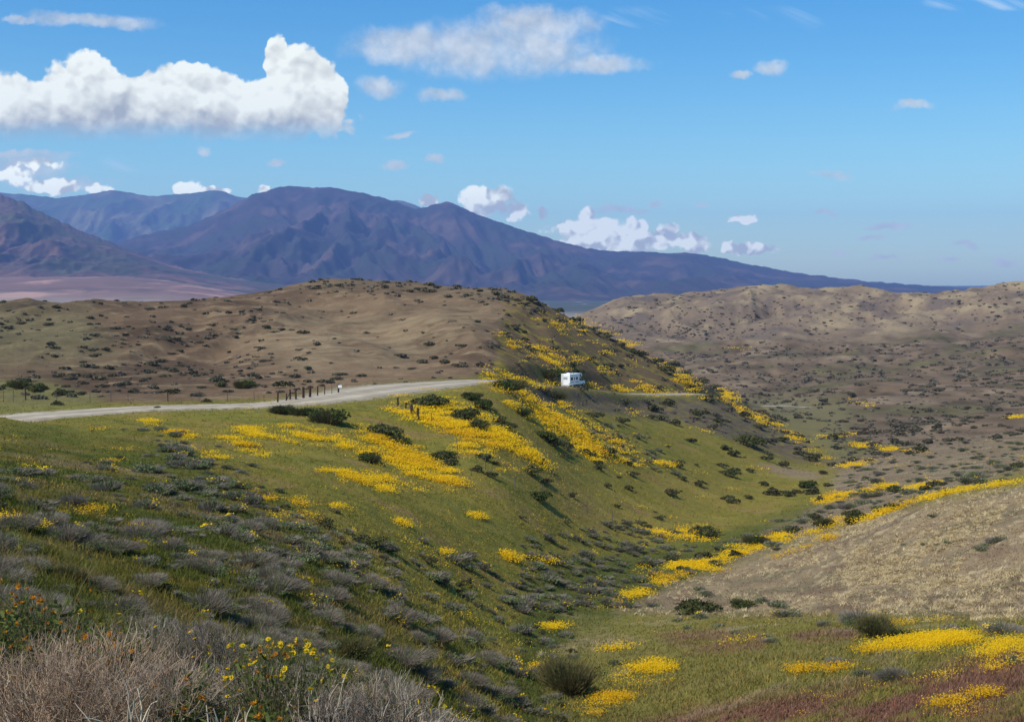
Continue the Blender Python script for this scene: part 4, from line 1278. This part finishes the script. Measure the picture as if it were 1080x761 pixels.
def on_road(u, v, Yr):
    i = int(np.argmin(np.hypot(*(np.array([ROAD[:, 0] - unproj(u, v, Yr)[0], ROAD[:, 1] - Yr])))))
    return ROAD[i]


rr_ = on_road(602, 409.5, 284)
cz = float(rr_[2]) + 0.35
camper = empty('camper', (float(rr_[0]), float(rr_[1]), cz), 'white truck camper with dark side windows driving away on the hillside road', 'camper', None, math.radians(90 - 32))
camper.scale = (1.02, 1.02, 1.02)
# local frame: +x forward, y left
body = MB().prism([(-3.3, 0.62), (0.95, 0.62), (0.95, 2.15), (2.25, 2.35), (2.45, 2.62), (2.2, 3.02), (-3.2, 3.12), (-3.3, 3.0)], -1.14, 1.14).build('coach_body', mw, camper, 0.05)
MB().box(-2.2, -1.5, -0.4, 0.4, 3.09, 3.32).build('air_conditioner', mw, camper, 0.05)
MB().box(-0.3, 0.2, -0.25, 0.25, 3.06, 3.18).build('roof_vent', mgrey, camper, 0.02)
for (x0, x1, z0, z1) in ((-2.9, -2.0, 1.75, 2.35), (-0.45, 0.25, 1.75, 2.3), (1.25, 1.85, 2.42, 2.78)):
    w = MB().box(x0 - .05, x1 + .05, -1.155, -1.13, z0 - .05, z1 + .05).build('window', mgrey, camper)
    MB().box(x0, x1, -1.162, -1.150, z0, z1).build('pane', mgl, w)
    w = MB().box(x0 - .05, x1 + .05, 1.13, 1.155, z0 - .05, z1 + .05).build('window', mgrey, camper)
    MB().box(x0, x1, 1.150, 1.162, z0, z1).build('pane', mgl, w)
dr = MB().box(-1.55, -0.9, -1.165, -1.13, 0.68, 2.62).build('door', mw, camper, 0.01)
MB().box(-1.4, -1.05, -1.175, -1.16, 1.75, 2.3).build('pane', mgl, dr)
MB().box(-1.48, -1.42, -1.20, -1.16, 1.35, 1.5).build('handle', mgrey, dr)
w = MB().box(-3.325, -3.29, -0.5, 0.5, 1.9, 2.45).build('rear_window', mgrey, camper)
MB().box(-3.335, -3.322, -0.42, 0.42, 1.97, 2.38).build('pane', mgl if False else mgrey, w)
MB().box(-3.2, 0.8, -1.150, -1.139, 1.15, 1.32).box(-3.2, 0.8, 1.139, 1.150, 1.15, 1.32).build('stripe', mstr, camper)
MB().box(-3.5, -3.3, -1.05, 1.05, 0.42, 0.60).build('rear_bumper', mgrey, camper, 0.02)
for y in (-0.95, 0.95): MB().box(-3.33, -3.295, y - .1, y + .1, 0.8, 1.1).build('tail_lamp', mred, camper, 0.01)
lad = MB()
for y in (0.62, 0.95): lad.tube([(-3.42, y, 0.9), (-3.42, y, 3.15)], [.02, .02])
for k in range(7): lad.tube([(-3.42, 0.62, 1.0 + k * 0.33), (-3.42, 0.95, 1.0 + k * 0.33)], [.015, .015])
lad.build('ladder', mgrey, camper)
cab = MB().prism([(0.99, 0.55), (4.05, 0.55), (4.15, 0.75), (4.12, 1.12), (3.9, 1.25), (2.95, 1.36), (2.35, 1.98), (0.99, 2.08)], -0.95, 0.95).build('cab', mw, camper, 0.05)
MB().prism([(2.99, 1.37), (2.42, 1.97), (2.45, 1.985), (3.03, 1.385)], -0.82, 0.82).build('windscreen', mgl, cab)
for s_ in (-1, 1):
    y0, y1 = sorted((s_ * 0.945, s_ * 0.962))
    MB().prism([(1.45, 1.38), (2.72, 1.38), (2.28, 1.88), (1.45, 1.92)], y0, y1).build('side_window', mgl, cab)
    MB().box(2.5, 2.62, *sorted((s_ * 0.98, s_ * 1.2)), 1.35, 1.62).build('wing_mirror', mblk, cab, 0.02)
    MB().box(4.07, 4.17, *sorted((s_ * 0.55, s_ * 0.88)), 0.88, 1.08).build('headlight', mlamp, cab, 0.02)
MB().box(4.1, 4.175, -0.5, 0.5, 0.82, 1.1).build('grille', mblk, cab, 0.01)
MB().box(4.1, 4.32, -0.98, 0.98, 0.42, 0.62).build('front_bumper', mgrey, camper, 0.03)
MB().box(-3.1, 3.9, -0.5, 0.5, 0.34, 0.56).build('chassis', mblk, camper)
for (x, y) in ((3.25, -0.82), (3.25, 0.82), (-1.7, -0.9), (-1.7, 0.9)):
    w = MB().cyl((x, y, 0.39), (0, 1, 0), 0.39, 0.27, 24).build('wheel', mblk, camper, 0.03)
    MB().cyl((x, y + (0.14 if y > 0 else -0.14), 0.39), (0, 1, 0), 0.21, 0.03, 20).build('rim', mgrey, w)

# ------------------------------------------------------------------ fences
mwood = flat('weathered_wood', (0.060, 0.032, 0.024), 0.9, 0.4, 5)
msteel = flat('rusty_steel', (0.10, 0.085, 0.075), 0.7, 0.3, 5)
mwire = flat('fence_wire', (0.22, 0.21, 0.20), 0.5, 0.1, 5, 0.4, 0.6)
msign = flat('sign_white', (0.82, 0.82, 0.82), 0.5, 0.03, 2)


def post(p, h, w, mat, parent, o0, round_=True, lean=0.0):
    b = MB(); base = Vector(p) - o0
    if round_: b.cyl(base + Vector((0, 0, h / 2 - 0.15)), (lean, random.uniform(-.04, .04), 1), w / 2, h + 0.3, 10, w * 0.46)
    else: b.box(base.x - w / 2, base.x + w / 2, base.y - w / 2, base.y + w / 2, base.z - .2, base.z + h)
    return b.build('post', mat, parent)


def fence(name, posts, label, group=None, wires=3, mat=mwood):
    """posts: (u, v, height, width) with (u, v) the foot in the photo"""
    pts = [hit(u, v) for (u, v, *_r) in posts]
    k = [i for i, p in enumerate(pts) if p is not None]
    o0 = pts[k[0]].copy(); t = empty(name, o0, label, 'fence')
    for i in k: post(pts[i], posts[i][2] * 1.25, posts[i][3] * 1.25, mat if posts[i][3] > 0.09 else msteel, t, o0, True, random.uniform(-.05, .05))
    wb = MB()
    for wv in range(wires):
        for a, b in zip(k[:-1], k[1:]):
            if posts[b][-1] == 'gap': continue
            fr = 0.3 + 0.62 * wv / max(1, wires - 1)
            A_ = pts[a] - o0 + Vector((0, 0, posts[a][2] * fr)); B_ = pts[b] - o0 + Vector((0, 0, posts[b][2] * fr))
            M_ = (A_ + B_) / 2 - Vector((0, 0, (B_ - A_).length * 0.01)); wb.tube([A_, M_, B_], [.005] * 3, 4)
    if wires: wb.build('wire', mwire, t)
    return t, pts, o0


f1, p1, o1 = fence('road_fence', [(293, 425, 1.15, .20), (302, 423.5, .9, .16), (306, 422, 1.25, .20), (312, 422, 1.3, .22), (320, 420.5, 1.35, .30), (327, 419.5, 1.35, .30), (335, 418, 1.2, .18),
                                  (342.5, 417, 1.2, .12), (350, 416, 1.2, .08), (357, 414.5, 1.1, .22)],
                   'dark timber posts with wires in a short row along the far side of the road')
A_, B_ = p1[2] - o1 + Vector((0, 0, 1.0)), p1[3] - o1 + Vector((0, 0, 1.05))
MB().tube([A_, B_], [.09, .09], 8).build('rail', mwood, f1)
MB().tube([p1[1] - o1 + Vector((0, 0, .2)), A_ + Vector((0, 0, .1))], [.07, .07], 8).build('brace', mwood, f1)
sp_ = p1[9] + Vector((0.25, -0.14, 1.0))
sg = MB().box(-.28, .28, -.015, .015, -.2, .2).build('sign', msign, None, 0.01, label='small blank white sign on the last timber post of the road fence', cat='sign'); sg.location = sp_
f2, p2, o2 = fence('log_fence', [(419.5, 428, .95, .22), (428, 432, .75, .20), (434, 437.5, 1.15, .28), (440.5, 442, 1.2, .28)], 'four short dark log posts with one crossbar on the bank below the road', wires=0)
MB().tube([p2[1] - o2 + Vector((0, 0, .7)), p2[1] - o2 + Vector((.45, .05, .78)), p2[2] - o2 + Vector((-.1, 0, .95))], [.09] * 3, 8).build('rail', mwood, f2)
fence('wire_fence', [(4, 424, 1.4, .08), (14, 424, 1.4, .08), (27, 422, 1.6, .16), (60, 426, 1.3, .07), (95, 425, 1.3, .07), (117, 424, 1.3, .07), (135, 423, 1.3, .07), (177, 423.5, 1.3, .12), (210, 423, 1.3, .07), (240, 423, 1.3, .07), (268, 423, 1.3, .07)],
      'thin wire fence with slim posts along the far side of the road at left')
fence('wire_fence', [(455, 448, 1.2, .08), (482, 476, 1.2, .07), (512, 496, 1.2, .07), (543, 517, 1.25, .07), (572, 526, 1.25, .07), (600, 534, 1.2, .07), (619, 543, 1.25, .07), (646, 551, 1.2, .07), (674, 557, 1.2, .07)],
      'thin wire fence with slim posts crossing the green slope below the flowers')

# ------------------------------------------------------------------ foreground brush
def gz(x, y): return float(samp(GZ, np.array([x]), np.array([y]))[0])


def brush(u, vtop, Y, width, n_main, seed, cols, name, label, cat, group, lean=0.0, dens=6, r0=0.0035, green=0, heads=None, nheads=0, petals=None, npet=0, bare=0, hmin=0.75, parts='twigs'):
    r = np.random.default_rng(seed)
    x, _, zt = unproj(u, vtop, Y); g = gz(x, Y); H = zt - g
    root = empty(name, (x, Y, g), label, cat, group)
    V, Fq, K = [], [], []
    tips = []

    def limb(p0, p1, sag, ra, rb, col, ns=4):
        d = p1 - p0; L = np.linalg.norm(d)
        side = np.cross(d, r.normal(size=3)); side /= np.linalg.norm(side) + 1e-9; up = np.cross(d / L, side)
        prev = None; pts = []
        for s in range(ns + 1):
            t = s / ns; c_ = p0 + d * t + side * (sag * L * math.sin(math.pi * t)) + r.normal(size=3) * L * 0.012
            pts.append(c_); rr = ra + (rb - ra) * t; o = len(V)
            for q in range(3):
                a_ = q * 2.094; V.append(c_ + rr * (math.cos(a_) * side + math.sin(a_) * up)); K.append(col)
            if prev is not None:
                for q in range(3): Fq.append((prev + q, prev + (q + 1) % 3, o + (q + 1) % 3, o + q))
            prev = o
        return pts
    for i in range(n_main):
        a_ = r.random() * 2 * math.pi; e = r.random() ** 0.55
        b_ = np.array([math.cos(a_), math.sin(a_), 0]) * width * 0.14 * r.random()
        hh = H * (hmin + (1.0 - hmin) * r.random()) * math.sqrt(max(0.05, 1 - (e * 0.82) ** 2))
        tip = np.array([math.cos(a_) * e * width / 2 + lean * H, math.sin(a_) * e * width / 2, hh])
        col = np.array(cols[r.integers(len(cols))]) * (0.7 + 0.6 * r.random())
        pts = limb(b_, tip, r.normal() * 0.07, r0 * 1.5, r0 * 0.6, col, 5)
        tips.append(tip)
        for k in range(dens):
            j = 2 + r.integers(0, 4); p0 = pts[min(j, 5)]
            dd = tip - b_; dd /= np.linalg.norm(dd); dd = dd + r.normal(size=3) * 0.55; dd[2] += 0.25; dd /= np.linalg.norm(dd)
            L = H * (0.12 + 0.2 * r.random()); p1_ = p0 + dd * L
            limb(p0, p1_, r.normal() * 0.1, r0 * 0.75, r0 * 0.35, col * (0.85 + 0.3 * r.random()), 3)
            if bare < 1:
                d2 = dd + r.normal(size=3) * 0.6; d2 /= np.linalg.norm(d2)
                limb(p0 + dd * L * 0.5, p0 + dd * L * 0.5 + d2 * L * 0.5, 0.05, r0 * 0.5, r0 * 0.3, col, 2)
    link('twigs', mesh_np('twigs', np.array(V), np.array(Fq), np.clip(np.array(K) * np.array((0.80, 0.76, 0.70)), 0, .9)), twigm, root)
    if green:
        tp = np.array(tips); k = r.integers(0, len(tp), green); f_ = 0.25 + 0.75 * r.random((green, 1)) ** 0.7
        p = tp[k] * f_ + r.normal(size=(green, 3)) * 0.035
        nn = rot_rand(green, r); t1 = np.cross(nn, rot_rand(green, r)); t1 /= np.linalg.norm(t1, axis=1)[:, None]; t2 = np.cross(nn, t1)
        s_ = 0.011 * (0.6 + 0.9 * r.random((green, 1)))
        V2, F2, K2 = quads(p, t1 * s_ * 1.9, t2 * s_ * 0.6, np.array((0.115, 0.135, 0.035)) * (0.6 + 0.8 * r.random((green, 1))))
        link('leaves', mesh_np('leaves', V2, F2, K2), leafm, root)
    tp = sorted(tips, key=lambda t: -t[2] + 0.25 * t[1])
    for i in range(nheads + npet):
        t = tp[int((i * 1.37) % max(1, min(len(tp), int((nheads + npet) * 1.5))))]
        me = (heads if i < nheads else petals)
        p = t * (0.92 + 0.16 * r.random()) + r.normal(size=3) * 0.03
        o = link('seed_head' if i < nheads else 'flower', me, None, root)
        o.location = p; o.rotation_euler = (r.normal() * 0.5 + 0.5, r.normal() * 0.5 - 0.2, r.random() * 6.28); s_ = 0.75 + 0.5 * r.random(); o.scale = (s_,) * 3
    return root


def daisy(name, rad, npetal, pc, cc, cup=0.15, cr=0.38):
    V, K, F4 = [], [], []
    for i in range(npetal):
        a_ = 2 * math.pi * i / npetal
        def P(rr, da, z): V.append((math.cos(a_ + da) * rr, math.sin(a_ + da) * rr, z)); K.append(pc)
        o = len(V); P(rad * .15, 0, 0); P(rad * .65, -.24, cup * rad * .6); P(rad * 1.0, 0, cup * rad); P(rad * .65, .24, cup * rad * .6); F4.append((o, o + 1, o + 2, o + 3))
    o = len(V); n = 10
    for j, (rr, z) in enumerate(((cr, .02), (cr * .95, .22), (cr * .55, .42), (0.02, .46))):
        for i in range(n):
            a_ = 2 * math.pi * i / n; V.append((math.cos(a_) * rr * rad, math.sin(a_) * rr * rad, z * rad)); K.append(cc)
    for j in range(3):
        for i in range(n): F4.append((o + j * n + i, o + j * n + (i + 1) % n, o + (j + 1) * n + (i + 1) % n, o + (j + 1) * n + i))
    # stalk
    o = len(V)
    for z in (0, -rad * 4):
        for q in range(3): V.append((math.cos(q * 2.09) * rad * .07, math.sin(q * 2.09) * rad * .07, z)); K.append((0.12, 0.14, 0.04))
    for q in range(3): F4.append((o + q, o + (q + 1) % 3, o + 3 + (q + 1) % 3, o + 3 + q))
    me = mesh_np(name, np.array(V), np.array(F4), np.array(K)); me.materials.append(petalm); return me


D_y = daisy('flower', 0.022, 11, (0.85, 0.62, 0.012), (0.70, 0.38, 0.01), 0.2)
D_o = daisy('seed_head', 0.0185, 9, (0.66, 0.25, 0.012), (0.30, 0.10, 0.012), 0.7, 0.5)
PINK = [(0.50, 0.37, 0.27), (0.42, 0.30, 0.225), (0.60, 0.47, 0.33), (0.34, 0.24, 0.175)]
GREY = [(0.40, 0.33, 0.27), (0.29, 0.24, 0.20), (0.50, 0.43, 0.35), (0.19, 0.15, 0.12)]
PALE = [(0.68, 0.60, 0.48), (0.55, 0.47, 0.38), (0.45, 0.38, 0.31)]
DARK = [(0.14, 0.11, 0.09), (0.20, 0.17, 0.14), (0.27, 0.23, 0.20)]
GB = 'dry brush in the foreground'
brush(70, 688, 6.2, 1.35, 520, 1, PINK, 'dry_brush', 'biggest dense pinkish tan dry brush filling the bottom left corner', 'dry brush', GB, dens=7, r0=.0026)
brush(-70, 690, 6.6, 1.1, 300, 2, PINK, 'dry_brush', 'pinkish dry brush cut by the left picture edge', 'dry brush', GB, dens=6, r0=.0026)
brush(165, 712, 6.0, 0.75, 260, 3, PINK + GREY, 'dry_brush', 'tan dry brush just right of the biggest one at the bottom', 'dry brush', GB, dens=6, r0=.0024)
brush(250, 712, 7.6, 1.0, 240, 4, GREY, 'dry_brush', 'grey twiggy brush under the yellow daisies at bottom left', 'dry brush', GB, dens=7, r0=.0028)
brush(330, 718, 7.8, 0.9, 200, 5, GREY, 'dry_brush', 'grey twiggy brush below the right end of the yellow daisies', 'dry brush', GB, dens=6, r0=.0028)
brush(215, 668, 9.4, 1.0, 300, 6, DARK + GREY, 'dry_brush', 'dark leafy brush behind the first yellow daisies', 'dry brush', GB, dens=7, r0=.0032, green=900, petals=D_y, npet=7)
brush(412, 712, 7.6, 0.55, 60, 7, PALE[2:] + GREY, 'dry_brush', 'pale bare branched brush at the bottom, tallest right of the daisies', 'dry brush', GB, dens=6, r0=.0034)
brush(360, 742, 6.4, 0.7, 90, 8, GREY + DARK, 'dry_brush', 'low pale twiggy brush at the bottom between two grey ones', 'dry brush', GB, dens=5, r0=.003)
brush(440, 745, 7.6, 0.6, 90, 9, GREY + PALE, 'dry_brush', 'small grey brush at the right end of the bottom brush row', 'dry brush', GB, dens=6, r0=.003)
brush(150, 660, 11.5, 1.2, 240, 10, GREY, 'dry_brush', 'grey brush behind the orange seed heads, topped by few flowers', 'dry brush', GB, dens=6, r0=.0036, green=500, petals=D_y, npet=6)
GS = 'flowering plants in the foreground'
brush(24, 618, 7.0, 1.15, 190, 21, [(0.14, 0.16, 0.05), (0.20, 0.18, 0.08)], 'flowering_plant', 'leafy green plant crowded with orange seed heads at the left edge', 'flower plant', GS, dens=3, r0=.0028, green=2600, heads=D_o, nheads=70, petals=D_y, npet=22, hmin=.7)
brush(120, 662, 6.8, 0.7, 110, 22, [(0.14, 0.16, 0.05), (0.24, 0.20, 0.10)], 'flowering_plant', 'leafy plant with fewer orange seed heads above the tan brush', 'flower plant', GS, dens=3, r0=.0026, green=1300, heads=D_o, nheads=44, petals=D_y, npet=7, hmin=.8)
brush(290, 676, 7.2, 0.80, 120, 23, [(0.14, 0.16, 0.05), (0.24, 0.22, 0.14)], 'flowering_plant', 'plant topped by a crowd of bright yellow daisies', 'flower plant', GS, dens=3, r0=.0022, green=260, heads=D_o, nheads=10, petals=D_y, npet=70, hmin=.93)
brush(200, 706, 6.0, 0.42, 60, 24, [(0.14, 0.16, 0.05)], 'flowering_plant', 'low plant with small yellow and orange heads beside the tan brush', 'flower plant', GS, dens=3, r0=.0024, green=900, heads=D_o, nheads=20, petals=D_y, npet=6, hmin=.5)
brush(276, 732, 5.9, 0.34, 50, 25, [(0.14, 0.16, 0.05)], 'flowering_plant', 'lowest plant with deep orange heads at the bottom edge', 'flower plant', GS, dens=3, r0=.0024, green=800, heads=D_o, nheads=24, hmin=.5)
GT = 'bleached dead branches'
for (u, v, Y, w_, sd_, lb) in ((130, 712, 5.6, .5, 31, 'bleached thin dead branches lying against the tan brush'), (225, 722, 5.6, .55, 32, 'bleached crooked dead branches low beside the small orange heads'),
                               (330, 700, 7.0, .5, 33, 'bleached upright dead branches rising below the daisies')):
    brush(u, v, Y, w_, 7, sd_, PALE, 'dead_branches', lb, 'dead branch', GT, dens=2, r0=.006, bare=1)
